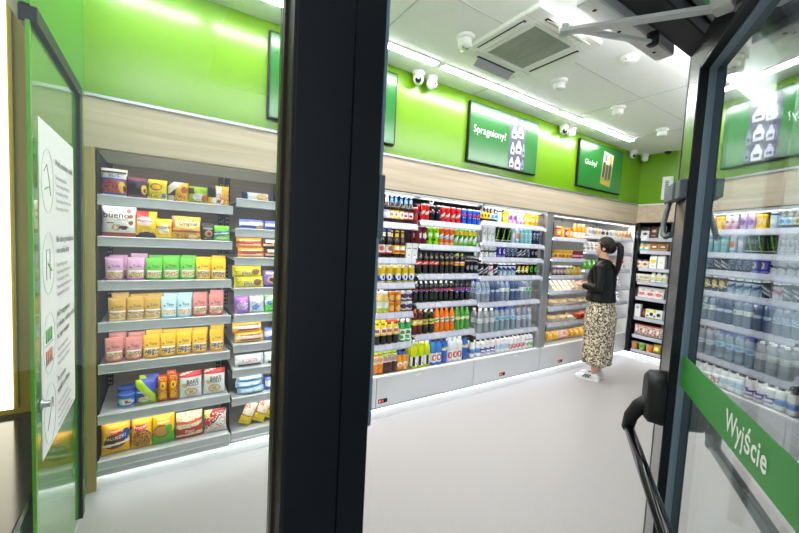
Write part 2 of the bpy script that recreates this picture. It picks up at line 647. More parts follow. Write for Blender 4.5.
def bag(w, h, d, base, shapes=None, style='pillow', texts=None, nu=26, nv=30, seed=0, lean=0.):
    """film bag standing on z=0, print on the side facing -Y"""
    rn = random.Random(seed)
    sh = lc(shapes)
    bc = lin(base)
    ph = [rn.uniform(0, 6.28) for _ in range(6)]

    def T(u, v):
        wr = .06 * math.sin(9 * u + ph[0] + 5 * v) * math.sin(7 * v + ph[1]) + .05 * math.sin(17 * u * v + ph[2])
        su = max(0, math.sin(PI * u)) ** .55
        if style == 'pillow':
            if v < .055 or v > .945: return .012 + .004 * math.sin(u * 40)
            sv = max(0, math.sin(PI * (v - .055) / .89)) ** .55
            return su * sv * (1 + wr) * .5 + .012
        if style == 'flow':        # wrapped bar: crimps at the two ends
            if u < .05 or u > .95: return .03
            a = max(0, math.sin(PI * (u - .05) / .9)) ** .28
            return .03 + .5 * a * max(.02, math.sin(PI * v)) ** .45 * (1 + wr * .5)
        a = (1 - v) ** .8 if v < .93 else .03   # stand-up pouch
        return .5 * (max(0, math.sin(PI * u)) ** .4) * a * (1 + wr) + .012

    def X(u, v):
        k = 1.0
        if style == 'pillow': k = 1 - .05 * math.sin(PI * v)
        if style == 'pouch': k = .95 + .05 * v
        return (u - .5) * w * k

    def P(u, v, s, off=0.):
        z = v * h
        if style == 'flow': z = h / 2 + (v - .5) * h
        y = s * (T(u, v) * d + off) + lean * z
        return Vector((X(u, v), y, z))
    b = B()
    G = {}
    for s in (-1, 1):
        for j in range(nv + 1):
            for i in range(nu + 1):
                if s == 1 and (i in (0, nu)) and style != 'flow':
                    G[s, i, j] = G[-1, i, j]
                    continue
                G[s, i, j] = b.v(P(i / nu, j / nv, s))
    for s in (-1, 1):
        for j in range(nv):
            for i in range(nu):
                q = [G[s, i, j], G[s, i + 1, j], G[s, i + 1, j + 1], G[s, i, j + 1]]
                if s == 1: q.reverse()
                b.face(q, paint(sh, (i + .5) / nu if s < 0 else .02, (j + .5) / nv, bc), True)
    for j in (0, nv):
        for i in range(nu):
            a = [G[-1, i, j], G[-1, i + 1, j], G[1, i + 1, j], G[1, i, j]]
            b.face(a if j else a[::-1], bc, True)
    if style == 'flow':
        for i in (0, nu):
            for j in range(nv):
                b.face([G[-1, i, j], G[-1, i, j + 1], G[1, i, j + 1], G[1, i, j]], bc)
    for t in texts or []:
        body, size, u, v, col = t[:5]
        tilt = t[5] if len(t) > 5 else 0
        sq = t[6] if len(t) > 6 else 1

        def fn(tx, ty, u=u, v=v, tilt=tilt):
            uu = u + (tx * math.cos(tilt) - ty * math.sin(tilt)) / w
            vv = v + (tx * math.sin(tilt) + ty * math.cos(tilt)) / h
            return P(min(.97, max(.03, uu)), min(.97, max(.03, vv)), -1, .0022)
        b.text(body, size, (0, 0, 0), (1, 0, 0), (0, 0, 1), col, fn=fn, align='CENTER', squeeze=sq)
    return [('bag', b, M_pack)]


def sandwich(w, h, d, base, fill, band):
    """triangular wedge pack lying with its long face to the aisle"""
    b = B().c(base)
    b.prism([(-d / 2, 0), (d / 2, 0), (d / 2 - .01, h)], -w / 2, w / 2, axis='x')
    l = B().c(fill)
    nx, ny = Vector((0, d - .01, h)).normalized(), None
    o = Vector((0, -d / 2, 0))
    n = Vector((0, -h, d - .01)).normalized()
    def Q(x, t): return o + Vector((x, 0, 0)) + nx * t + n * .0012
    Ls = math.hypot(d - .01, h)
    for k, (t0, t1, c) in enumerate(((.05, .25, band), (.25, .42, 'f6efdc'), (.42, .52, fill), (.52, .70, 'f3ead2'), (.70, .78, band), (.78, .95, 'faf6ea'))):
        l.quad([Q(-w * .46, t0 * Ls), Q(w * .46, t0 * Ls), Q(w * .46, t1 * Ls), Q(-w * .46, t1 * Ls)], lin(c))
    return [('wedge_pack', b, M_card), ('label', l, M_label)]


def tray(w, d, h, foods, base='d8d5cd'):
    b = B().c(base)
    t = h * .35
    lo, up = .42, .5
    pts = lambda k, z: [(-w * k, -d * k, z), (w * k, -d * k, z), (w * k, d * k, z), (-w * k, d * k, z)]
    b.loft([pts(lo, 0), pts(up, t), pts(up * .95, t), pts(lo * .95, .004)], smooth=False)
    parts = [('tray', b, M_card)]
    for (fx, fy, rx, ry, rz, c) in foods:
        f = B().c(c)
        f.ell(fx * w, fy * d, .004 + rz, rx * w, ry * d, rz, 12, 8)
        parts.append(('filling', f, M_card))
    l = B().loft([pts(.5, t), pts(.47, h * .8), pts(.40, h)], smooth=False)
    parts.append(('lid', l, M_film))
    return parts


# kind -> (object name, description, category, group, maker)
W = 'fdfdfb'
K = {}


def kind(key, name, desc, cat, group, parts, tilt=0., yaw=0.):
    K[key] = dict(name=name, desc=desc, cat=cat, group=group, parts=parts, tilt=tilt, yaw=yaw, me=None)


beer = dict(sty='beer', lz=(.16, .46))
gb = 'bottled beer in the drinks fridge'
kind('beer_violet', 'beer_bottle', 'brown bottle with lilac label', 'bottle', gb, bottle(.029, .235, '140c08', 'd8d4e8', 'b9a8dc', shapes=[('e', 0, .5, .3, .35, W)], neck='c9bfe6', **beer))
kind('beer_yellow', 'beer_bottle', 'brown bottle with yellow label', 'bottle', gb, bottle(.029, .235, '1a0d05', '2f5fb8', 'f0b414', shapes=[('e', .0, .5, .35, .42, W), ('e', 0, .5, .14, .2, 'b98a28')], neck='3c6cc4', **beer))
kind('beer_red', 'beer_bottle', 'dark bottle with red-white label', 'bottle', gb, bottle(.029, .235, '120a08', '2f5fb8', 'b72a24', shapes=[('e', 0, .5, .32, .36, W), ('r', -.12, .12, .3, .6, '8e2a26')], neck='5078c0', **beer))
kind('beer_white', 'beer_bottle', 'dark bottle with white label', 'bottle', gb, bottle(.03, .245, '170d0a', '3a66b8', 'f3ece6', shapes=[('e', 0, .55, .22, .3, 'd8564c'), ('r', -.6, .6, .05, .18, 'd8564c')], neck='e9e4e6', **beer))
kind('beer_gold', 'beer_bottle', 'brown bottle with gold label', 'bottle', gb, bottle(.029, .24, '3a1a06', 'caa030', 'f2d23a', shapes=[('e', 0, .55, .3, .35, W), ('r', -.3, .3, .2, .38, 'd24a3a')], neck='e2c25c', **beer))


def cg(key, desc, r, h, base, shapes, group='drink cans in the fridge'):
    kind(key, 'beverage_can', desc, 'can', group, can(r, h, base, shapes))


swoosh = [('d', .5, .25, .09, W)]
cg('can_darkred', 'dark red can', .03, .155, '7e1420', [('e', 0, .5, .3, .2, 'a83a34')])
cg('can_red', 'red can with white lettering', .026, .15, 'c01820', [('d', .5, .35, .10, 'f0d8d6'), ('r', -.9, -.4, .3, .4, 'efd0d0')])
cg('can_black', 'tall black can with round badge', .026, .15, '0d1018', [('e', .0, .62, .22, .14, W), ('e', 0, .66, .2, .09, 'd42a2e'), ('e', 0, .56, .2, .06, '1d4fae')])
cg('can_blue', 'bright blue can with badge', .026, .15, '1d55c4', [('e', 0, .6, .26, .17, W), ('e', 0, .66, .25, .10, 'd9292e'), ('e', 0, .53, .22, .07, '123f9c')])
cg('can_cherry', 'dark cherry can with white mark', .031, .165, '6c1824', [('e', .1, .5, .2, .18, 'f0e6e6'), ('r', -1, 1, .9, 1, '40101a')])
cg('can_lime', 'lime green can with dark fruit', .030, .165, '9ae012', [('e', .1, .6, .25, .12, 'f4f8e8'), ('e', -.2, .3, .14, .1, '23501a'), ('e', .25, .28, .12, .1, '2c5a1c'), ('e', -.1, .82, .1, .06, '31611c')])
cg('can_orange', 'orange can with white lettering', .026, .165, 'e8691c', [('d', .55, .3, .13, W), ('d', .52, .3, .04, '5f9be0'), ('r', -1, 1, 0, .12, 'f0b88a')])
cg('can_citrus', 'green can with yellow top', .0245, .165, '2ea02c', [('r', -1, 1, .72, 1, 'f0cf1a'), ('d', .45, .5, .14, W), ('d', .2, .4, .07, '9ad84e')])
cg('can_radler', 'yellow and blue beer can', .031, .155, 'f3cf22', [('r', -1, 1, 0, .40, '1f4fb4'), ('e', 0, .36, .3, .20, W), ('r', -1, 1, 0, .06, 'e6d42c'), ('r', -1, 1, .93, 1, 'e8e8ee'), ('e', .5, .7, .14, .1, '8cc152'), ('e', 0, .34, .12, .12, '264fa6')])
cg('can_orange_small', 'squat orange can', .031, .092, 'f08c10', [('e', 0, .45, .3, .3, 'f8d27a'), ('e', .5, .6, .2, .2, 'f9efe0')])
cg('can_violet_small', 'squat violet and white can', .031, .092, 'eeeaf2', [('e', 0, .55, .35, .28, '56406f'), ('e', -.6, .5, .3, .3, '6c5488'), ('r', -1, 1, 0, .15, '4a3a62'), ('e', .15, .25, .12, .12, 'f0c020')])
cg('can_black_small', 'small black can', .023, .13, '14161b', [('e', 0, .5, .25, .2, '9aa0aa')])
cg('can_paleblue', 'pale blue can with dark rim', .0235, .14, 'bfe0f2', [('r', -1, 1, .86, 1, '1c2a48'), ('e', 0, .45, .3, .2, W)])
cg('can_lilac', 'lilac can', .023, .14, 'cdb4e4', [('e', 0, .5, .3, .2, '7a4fb0'), ('r', -1, 1, .88, 1, 'e6d8f2')])
cg('can_pinkwhite', 'pink and white can', .023, .13, 'f2e2ea', [('r', -1, 1, 0, .3, 'e8a8c4'), ('e', 0, .6, .2, .1, 'c05a8c')])
cg('can_white_tall', 'tall white can with grey print', .027, .175, 'f0f0f0', [('n', -1, 1, .1, .9, 'b8bcc0', .22), ('e', 0, .55, .12, .16, 'a9adb2')])
cg('can_energy', 'tall black can with green claw', .029, .17, '0c0e0c', [('d', .5, 3., .22, '7cd020'), ('d', .3, 3., .12, '0c0e0c'), ('r', -.5, .5, .08, .16, 'c8ccc8')])
cg('can_silver', 'tall silver-blue can', .026, .17, 'b4cde0', [('e', 0, .55, .25, .2, W)])
cg('can_whiteorange', 'white can with orange flash', .025, .17, 'e6edf4', [('e', .1, .5, .26, .22, 'ef7a1c'), ('r', -1, 1, 0, .12, 'a9c6e0')])
cg('can_teal', 'tall pale teal can', .025, .17, '8fd2da', [('n', -1, 1, .2, .8, 'c8ecee', .3), ('e', 0, .75, .3, .06, 'e8fafa')])
cg('can_navy', 'navy can with white blocks', .024, .17, '1a2c56', [('n', -.8, .8, .2, .85, 'd8e6f2', .4), ('e', .2, .3, .15, .1, 'ef8a5a')])
cg('can_white_small', 'small white can with black lettering', .024, .135, 'f2f2f4', [('d', .5, .2, .09, '1e2024'), ('n', -.5, .5, .2, .8, '9a9ea6', .2)])
cg('can_violetblue', 'small violet-blue can', .025, .135, '4038b8', [('e', .1, .55, .3, .26, 'dfe0f4'), ('e', .1, .55, .14, .14, 'd23a4c'), ('r', -1, 1, 0, .15, '8a88dc')])
cg('can_greyblue', 'grey-blue can', .024, .135, '2a3550', [('n', -.7, .7, .15, .85, 'a8c0dc', .42)])
cg('can_blackwhite', 'small black and white can', .024, .135, '15171d', [('d', .5, .45, .2, 'e8eaf0'), ('d', .5, .45, .07, '33363e')])
cg('can_whitepink', 'small white and pink can', .024, .135, 'f0e6ee', [('d', .5, .3, .12, 'd06a9a'), ('r', -1, 1, .86, 1, '2a2c34')])
cg('can_bluewhite', 'pale can with blue print', .024, .135, 'd3e4f2', [('d', .5, -.3, .13, '2a4a80'), ('r', -1, 1, .84, 1, '1c2434'), ('n', -.6, .6, .1, .4, '6aa0d0', .4)])
cg('can_goldblack', 'small gold and black can', .024, .135, '16161a', [('e', 0, .55, .35, .33, 'f0cf3c'), ('d', .5, .3, .07, W)])
cg('can_greendark', 'small dark can with green emblem', .024, .135, '14201a', [('e', 0, .55, .34, .3, '45b02c'), ('e', 0, .55, .14, .12, '0c1a10')])

kind('carton_white', 'drink_carton', 'small white carton', 'carton', 'small cartons in the drinks fridge', carton(.056, .056, .135, 'f3f3f1', [('r', .2, .8, .60, .66, '777777'), ('r', .3, .7, .2, .24, 'aaaaaa')]))
for key, colr, desc in (('box_yellow', 'f6c80e', 'small yellow carton'), ('box_amber', 'f2a20e', 'small amber carton')):
    kind(key, 'drink_carton', desc, 'carton', 'small cartons in the drinks fridge', carton(.047, .047, .125, colr, [('e', .5, .5, .3, .2, 'fbf0c4'), ('r', .2, .8, .78, .88, 'd87812')]))
pet = dict(sty='pet')
kind('lemonade', 'lemonade_bottle', 'pale lemonade bottle with lime label', 'bottle', 'bottled soft drinks', bottle(.03, .195, 'e9cf84', 'f4f4ee', 'e9f0d8', (.10, .50), [('r', -1, 1, 0, .3, 'b4d826'), ('e', 0, .6, .25, .25, W)], sty='juice'))
kind('tea_lemon', 'iced_tea_bottle', 'iced tea with yellow label', 'bottle', 'bottled soft drinks', bottle(.031, .215, '120c0c', 'f4d216', 'f3dc3a', (.36, .80), [('e', 0, .45, .32, .3, 'f7f2ee'), ('r', -.2, .2, .3, .55, 'c65a86')], sty='juice'))
kind('tea_peach', 'iced_tea_bottle', 'iced tea with orange cap', 'bottle', 'bottled soft drinks', bottle(.031, .215, '120c0c', 'e8521e', 'f2dd62', (.36, .80), [('e', 0, .45, .32, .3, 'f5e6e0'), ('r', -.2, .2, .3, .6, 'd2704a')], sty='juice'))
kind('aloe_green', 'aloe_drink_bottle', 'green bottle with white cap', 'bottle', 'bottled soft drinks', bottle(.031, .21, '3fae5c', 'f6f6f4', 'eef4e8', (.08, .56), [('e', 0, .7, .22, .14, '3c9a4a'), ('e', -.1, .3, .2, .14, '4fb04f')], sty='juice'))
kind('juice_orange', 'juice_bottle', 'orange juice with lime cap', 'bottle', 'bottled juices', bottle(.03, .205, 'f08a12', 'bfe61a', 'f0e4b8', (.42, .75), [('e', 0, .5, .3, .3, 'd6a070')], sty='juice'))
kind('juice_dark', 'juice_bottle', 'dark juice with lime cap', 'bottle', 'bottled juices', bottle(.03, .205, '4a0c10', 'bfe61a', 'dfe4cf', (.45, .80), [('e', 0, .4, .35, .3, 'c08a8c'), ('r', -.6, .6, .66, .9, 'a8d020')], sty='juice'))
kind('juice_bluecap', 'juice_bottle', 'orange juice with blue cap', 'bottle', 'bottled juices', bottle(.03, .165, 'f3a012', '2b4fb4', 'f2b028', (.15, .5), [('e', 0, .45, .28, .38, 'faf2e6'), ('e', 0, .35, .12, .2, 'e2861c')], sty='juice'))
kind('cola_red', 'cola_bottle', 'cola bottle with red label', 'bottle', 'bottles of cola', bottle(.029, .198, '0e0706', '1c1a1a', 'c8201e', (.42, .62), [('d', .5, .6, .16, 'f4e2e0')], **pet))
kind('cola_plain', 'cola_bottle', 'cola bottle with maroon label', 'bottle', 'bottles of cola', bottle(.029, .198, '0e0706', '221a18', '5a1c16', (.42, .62), [('e', 0, .5, .3, .3, 'b88a3a')], **pet))
kind('cola_lime', 'cola_bottle', 'cola bottle with lime cap', 'bottle', 'bottles of cola', bottle(.029, .198, '0e0706', 'b8dc1c', 'd2322a', (.40, .62), [('r', -1, 1, 0, .42, 'ecc23a'), ('d', .7, .2, .14, 'f6e6d8')], **pet))
badge = [('e', 0, .5, .30, .46, W), ('e', 0, .66, .27, .3, 'd42a2e'), ('e', 0, .32, .26, .2, '2050ae')]
cl = dict(r=.029, h=.192, liquid='0b0807', lz=(.52, .66), sty='pet')
kind('cola_whitecap', 'cola_bottle', 'cola bottle with white cap', 'bottle', 'bottles of cola', bottle(cap='f2f2f2', label='15171e', shapes=badge, **cl))
kind('cola_greenlab', 'cola_bottle', 'cola bottle with green label', 'bottle', 'bottles of cola', bottle(cap='f2f2f2', label='3aa878', shapes=badge, **cl))
kind('cola_pink', 'cola_bottle', 'cola bottle with pink label', 'bottle', 'bottles of cola', bottle(cap='f2f2f2', label='c8267c', shapes=badge, **cl))
kind('cola_orange', 'cola_bottle', 'cola bottle with orange label', 'bottle', 'bottles of cola', bottle(cap='f2f2f2', label='e8902a', shapes=badge, **cl))
kind('cola_bluelab', 'cola_bottle', 'cola bottle with blue label', 'bottle', 'bottles of cola', bottle(cap='1a2136', label='2456c0', shapes=badge, **{**cl, 'lz': (.45, .68)}))
kind('tea_red', 'iced_tea_bottle', 'dark red drink, orange cap', 'bottle', 'bottled soft drinks', bottle(.03, .222, '5e1618', 'f0641c', 'f0cf2a', (.40, .62), [('d', .5, .3, .16, 'f8f4e0')], **pet))
kind('tea_dark', 'iced_tea_bottle', 'dark green drink, white cap', 'bottle', 'bottled soft drinks', bottle(.03, .222, '16260f', 'f2f2ee', 'f4d62a', (.40, .62), [('d', .5, .3, .14, '4c6a90')], **pet))
kind('soda_orange', 'soda_bottle', 'orange soda bottle', 'bottle', 'bottled soft drinks', bottle(.03, .222, 'ee7d12', 'e8701c', 'ee7d12', (.44, .66), [('e', 0, .5, .34, .44, W), ('d', .5, .4, .14, '58a83c')], **pet))
kind('soda_green', 'soda_bottle', 'green lemon soda bottle', 'bottle', 'bottled soft drinks', bottle(.03, .222, '4f9c3c', '58b432', '3c9c34', (.42, .66), [('e', 0, .5, .36, .4, 'd8ea5a'), ('d', .5, .4, .13, W)], **pet))
sp = dict(sty='sport', seg=18)
kind('sport_lime', 'sports_drink_bottle', 'lime sports drink', 'bottle', 'sports drinks on the bottom deck', bottle(.036, .255, 'd2de16', 'eef0ee', 'f4f4f0', (.08, .42), [('r', -.12, .04, .05, .95, '16181c'), ('r', .16, .5, .1, .3, 'c84a3c')], **sp))
kind('sport_blue', 'sports_drink_bottle', 'blue sports drink', 'bottle', 'sports drinks on the bottom deck', bottle(.036, .255, '3f86d8', '30343c', 'f2f2f2', (.10, .44), [('e', 0, .5, .26, .42, 'c23a30'), ('e', 0, .5, .12, .2, 'f0e8e6')], **sp))
kind('sport_white', 'sports_drink_bottle', 'white sports drink', 'bottle', 'sports drinks on the bottom deck', bottle(.036, .255, 'e6eaec', 'e2e4e6', 'f4f4f4', (.10, .44), [('e', 0, .5, .26, .4, 'cf4636'), ('e', 0, .5, .1, .18, 'f0e8e6')], **sp))
kind('iso_blue', 'sports_drink_bottle', 'deep blue isotonic bottle', 'bottle', 'sports drinks on the bottom deck', bottle(.036, .25, '2460b8', '1c2f5c', '2460b8', (.46, .70), [('d', .5, .3, .2, 'f0d23c'), ('d', .3, .3, .1, 'f4f6f8')], **sp))
mini = dict(r=.021, h=.145, liquid='1c120c', cap='16161a', lz=(.2, .6), sty='juice')
kind('mini_yellowlab', 'small_drink_bottle', 'mini dark bottle, yellow label', 'bottle', 'mini bottles on the top shelf', bottle(label='efd022', shapes=[('e', 0, .5, .2, .3, '4a3a14')], **mini))
kind('mini_bluelab', 'small_drink_bottle', 'mini dark bottle, pale label', 'bottle', 'mini bottles on the top shelf', bottle(label='b8dcf0', shapes=[('e', 0, .5, .25, .3, '3a70b0')], **mini))
wt = dict(sty='water', clear=True, seg=20)
kind('water_blue', 'water_bottle', 'water bottle with blue-white label', 'bottle', 'bottled water', bottle(.034, .235, 'dfeaf6', '2456c8', 'e4ecf6', (.40, .62), [('n', -1, 1, 0, 1, '4a78bc', .35)], **wt))
kind('water_dark', 'water_bottle', 'deep blue water bottle', 'bottle', 'bottled water', bottle(.034, .235, '7f9dcc', '2a4fae', '2c4c86', (.42, .58), [('e', 0, .5, .3, .4, 'c6d4ea')], **wt))
kind('water_white', 'water_bottle', 'water bottle with white label', 'bottle', 'bottled water', bottle(.034, .235, 'cfe0f4', '2456c8', 'f2f4ec', (.44, .62), [('e', .2, .5, .16, .3, '6db04a')], **wt))
kind('water_green', 'water_bottle', 'water bottle with green badge', 'bottle', 'bottled water', bottle(.034, .235, 'dbe8f0', '2a3f8c', 'dfe8ea', (.42, .62), [('e', 0, .5, .25, .45, '3fae7a')], **wt))
kind('water_greycap', 'water_bottle', 'water bottle with white cap', 'bottle', 'bottled water', bottle(.036, .255, 'e8eef2', 'f6f6f6', 'dfe0de', (.42, .62), [('n', -1, 1, .2, .8, 'b2b4b6', .25)], **wt))
kind('water_bluecap', 'water_bottle', 'water bottle with pale label', 'bottle', 'bottled water', bottle(.033, .25, 'dcecf4', '2340b0', 'd4e8f0', (.46, .64), [('e', 0, .5, .3, .4, '6aa8cc')], **wt))
kind('water_red', 'water_bottle', 'water bottle with dark red cap', 'bottle', 'bottled water', bottle(.034, .26, 'e4eaf4', '5a1c2c', 'eaeaf0', (.40, .56), [('e', 0, .5, .25, .3, 'a9b0d0')], **wt))
dr = dict(r=.031, h=.185, liquid='f0f0ee', cap='16141a', lz=(.05, .68), sty='dairy')
for key, desc, shp in (('dairy_blue', 'dairy bottle with blue print', [('r', -.5, .5, .3, .5, '5a8ad0'), ('r', -.5, .5, .62, .7, '8ab0e0')]),
                       ('dairy_violet', 'dairy bottle with violet print', [('d', .55, .3, .1, '4a2f94'), ('r', -.4, .4, .2, .26, '9a86c8')]),
                       ('dairy_pale', 'dairy bottle with pale print', [('r', -.4, .4, .3, .7, 'b4d2e8'), ('r', -.3, .3, .1, .2, 'd49a9a')]),
                       ('dairy_red', 'dairy bottle with red print', [('r', -.5, .5, .2, .62, 'c8404a'), ('n', -.5, .5, .2, .62, 'f0d8d8', .3)]),
                       ('dairy_green', 'dairy bottle with green print', [('e', 0, .35, .3, .16, '6cc03c'), ('r', -.5, .5, .7, .85, 'b49ad0')])):
    kind(key, 'dairy_drink_bottle', desc, 'bottle', 'dairy drinks on the bottom deck', bottle(label='f4f4f6', shapes=shp, **dr))
jr = dict(sty='jar', lz=(.15, .72))
gj = 'jars in the food fridge'
kind('jar_salsa', 'jar', 'red salsa jar', 'jar', gj, bottle(.036, .135, 'c8442a', 'd8d4c8', 'e8a05a', shapes=[('e', 0, .5, .3, .3, 'f4dcb0')], **jr))
kind('jar_beet', 'jar', 'dark red jar', 'jar', gj, bottle(.03, .12, '84202c', 'b4aca4', 'a8404c', shapes=[('e', 0, .5, .3, .3, 'e8c4c4')], **jr))
kind('jar_plum', 'jar', 'dark plum jar', 'jar', gj, bottle(.026, .115, '4c2a34', 'd8d6d0', '8a7078', shapes=[('e', 0, .5, .3, .3, 'd4c4c4')], **jr))
kind('jar_olive', 'jar', 'olive green jar', 'jar', gj, bottle(.028, .115, '8c8a2a', 'e0ddd0', 'c4c060', shapes=[('e', 0, .5, .3, .3, 'efe8b8')], **jr))
kind('jar_mustard', 'jar', 'mustard yellow jar', 'jar', gj, bottle(.03, .125, 'e0a81c', '3c3a2c', 'f0c830', shapes=[('e', 0, .5, .3, .3, 'fbeec0')], **jr))
kind('jar_cream', 'jar', 'cream-coloured jar', 'jar', 'jars on the end wall rack', bottle(.045, .12, 'e2cdb4', '3a2c24', 'f0e4d4', shapes=[('e', 0, .5, .2, .3, '8a6a4c')], **jr))
kind('box_yellow2', 'juice_carton', 'bright yellow carton', 'carton', 'cartons in the food fridge', carton(.055, .055, .135, 'f4c41c', [('e', .5, .5, .3, .2, 'fae9a0')]))
kind('box_amber2', 'juice_carton', 'amber carton with white cloud', 'carton', 'cartons in the food fridge', carton(.075, .055, .125, 'f3a312', [('e', .5, .45, .4, .22, 'fbf3de'), ('r', .1, .9, .75, .85, 'd8641c')]))
kind('bottle_orange', 'juice_bottle', 'tall orange juice bottle', 'bottle', 'bottled juices in the food fridge', bottle(.03, .195, 'f6961a', 'f6c89a', 'fbf6ee', (.08, .42), [('e', .2, .4, .2, .3, 'f08a1c')], sty='juice'))
gc = 'cups in the food fridge'
kind('cup_mango', 'dessert_cup', 'amber fruit cup', 'cup', gc, cup(.034, .10, 'eaa51e', 'f3c41e', [('r', -1, 1, .3, .6, 'f6d472'), ('e', 0, .3, .3, .2, 'a85c1c')]))
kind('cup_berry', 'dessert_cup', 'dark berry cup', 'cup', gc, cup(.03, .10, '8c1f38', 'c03a4c', [('r', -1, 1, .2, .45, 'e8b4c4')]))
kind('cup_beige', 'dessert_cup', 'beige dessert cup', 'cup', gc, cup(.04, .09, 'e4cdae', 'e8c07a', [('e', 0, .5, .3, .3, 'a46a3a')]))
for key, desc, c1, c2 in (('yog_white', 'white yoghurt cup', 'f0ede4', 'b4c4da'), ('yog_cream', 'cream yoghurt cup', 'efe3c8', 'd6a878'), ('yog_dark', 'yoghurt cup with dark lid', 'e8e0d4', '3a2c2c'), ('yog_peach', 'peach yoghurt cup', 'f2dcc4', 'e8985a')):
    kind(key, 'yoghurt_cup', desc, 'cup', gc, cup(.034, .095, c1, {'yog_dark': '2a2222', 'yog_peach': 'f0b070'}.get(key, 'f4f2ec'), [('e', 0, .5, .35, .3, c2)]))
gs = 'wedge sandwiches in the food fridge'
kind('sandwich_green', 'sandwich_pack', 'sandwich wedge with green print', 'sandwich', gs, sandwich(.066, .115, .12, 'f4efe2', '9ab84c', 'e6d9a8'))
kind('sandwich_pink', 'sandwich_pack', 'sandwich wedge with pink print', 'sandwich', gs, sandwich(.066, .115, .12, 'f6efe8', 'e89a98', 'f0d0c4'))
kind('sandwich_yellow', 'sandwich_pack', 'sandwich wedge with yellow print', 'sandwich', gs, sandwich(.066, .115, .12, 'f4ecd6', 'f0b020', 'e49a2c'))
gt = 'food trays in the fridge'
kind('tray_rolls', 'food_tray', 'tray of beige bread rolls', 'food tray', gt, tray(.17, .15, .085, [(-.2, -.1, .24, .34, .03, 'd8b98c'), (.2, -.05, .24, .34, .032, 'e2c9a0'), (0, .2, .3, .22, .035, 'cfa878')]))
kind('tray_wrap', 'food_tray', 'tray of pale wraps', 'food tray', gt, tray(.15, .15, .085, [(0, -.22, .42, .18, .028, 'eadcbc'), (0, .1, .42, .18, .032, 'd9b884'), (.1, .28, .25, .14, .04, 'b9854e')]))
kind('bowl_chili', 'food_bowl', 'orange-red salad bowl', 'food bowl', gt, cup(.055, .075, 'd8562a', 'e8744a', [('r', -1, 1, .2, .7, 'b83a1c')], taper=.7))
gf = 'fruit and salad bags on the bottom deck'
for key, desc, c1, c2, c3 in (('bag_mango', 'bag of yellow mango', 'f3c63a', 'f8e49a', 'e89a1c'), ('bag_pink', 'bag of pink fruit', 'efc0b4', 'e07a7a', 'faf0ea'), ('bag_yellowfruit', 'bag of orange-yellow fruit', 'f4b71a', 'fbe08a', 'e88a10'), ('bag_salad', 'bag of pale green salad', 'cfd08a', 'a9b84a', 'ece6b4')):
    kind(key, 'fruit_bag', desc, 'bag', gf, bag(.105, .115, .09, c1, [('n', 0, 1, 0, 1, c2, .4), ('n', 0, 1, 0, 1, c3, .25)], 'pillow', nu=14, nv=14, seed=len(key), lean=.25))
gp = 'wrapped packs in the corner food bay'
def fp(key, desc, c, shp, w=.075, h=.12, d=.05, style='pouch', name='food_pack', cat='pack', group=gp, texts=None):
    kind(key, name, desc, cat, group, bag(w, h, d, c, shp, style, texts, nu=14, nv=16, seed=len(desc), lean=.12))
fp('pouch_mono', 'white pouch with black print', 'eceaea', [('n', 0, 1, .2, .9, '26262a', .33)])
fp('pack_mint', 'white pack with mint print', 'f0f2ec', [('e', .5, .6, .35, .18, '4cc050'), ('r', .1, .9, .12, .3, 'cfe8c8')])
fp('pack_lime', 'bright green pack', '58c41e', [('e', .5, .6, .35, .2, 'd6f0b4'), ('r', .1, .9, .15, .25, '2e8a1c')])
fp('pack_bluewhite', 'white pack with blue print', 'f0f0f2', [('r', .1, .9, .62, .82, '5a86c8'), ('e', .4, .4, .25, .12, 'c8683c')])
fp('pack_redwhite', 'white pack with red print', 'f2ecea', [('r', 0, 1, .72, 1, 'd4432e'), ('e', .6, .35, .25, .16, 'c85a44')])
gk = 'packs on the end wall rack'
fp('coffee_white', 'black and white coffee pouch', 'e8e6e4', [('r', 0, 1, .6, 1, '2a2826'), ('e', .5, .35, .3, .12, '3a2a24')], .10, .17, .06, group=gk, name='coffee_pouch')
fp('coffee_brown', 'brown coffee pouch', '4a201a', [('e', .5, .6, .3, .1, 'c8a890'), ('r', .2, .8, .2, .26, 'a87a60')], .10, .17, .06, group=gk, name='coffee_pouch')
fp('coffee_green', 'pale coffee pouch with green edge', 'e4e2d6', [('r', 0, .2, 0, 1, '6a8a5a'), ('e', .6, .5, .25, .1, '4a3a2c')], .10, .17, .06, group=gk, name='coffee_pouch')
fp('pouch_teal', 'teal pouch with orange print', '48b4b0', [('e', .45, .5, .36, .3, 'f0a03c'), ('e', .5, .3, .25, .12, 'f4ecd8')], .11, .13, .06, group=gk, name='snack_pouch')
fp('bag_kraft', 'brown paper nut bag', 'a9814e', [('r', .2, .85, .25, .6, '6e3f24'), ('e', .5, .45, .2, .1, 'e6d4b0'), ('r', 0, 1, .86, 1, 'c09a64')], .14, .13, .07, group=gk, name='nut_bag')
fp('pouch_plum', 'plum-coloured pouch', '3c1a36', [('e', .4, .6, .25, .15, 'a06a94')], .08, .13, .05, group=gk, name='snack_pouch')
fp('pouch_white', 'white pouch with pink fruit print', 'f0e9e6', [('e', .5, .35, .34, .16, 'd8786c'), ('e', .6, .7, .2, .08, 'c89ab4'), ('n', .1, .9, .2, .5, 'b0584c', .2)], .125, .145, .05, group=gk, name='snack_pouch')
fp('pack_dark', 'dark wrapped pack', '2a2426', [('e', .5, .5, .3, .2, 'b84a3a')], .09, .12, .05, group=gk, name='snack_pouch')
fp('bag_biscuit', 'red and white biscuit bag', 'efe4de', [('n', 0, 1, .1, .8, 'b84438', .38), ('r', 0, 1, .85, 1, 'd86c3c'), ('e', .4, .5, .2, .2, 'f6efe8')], .10, .155, .06, 'pillow', group=gk, name='biscuit_bag')
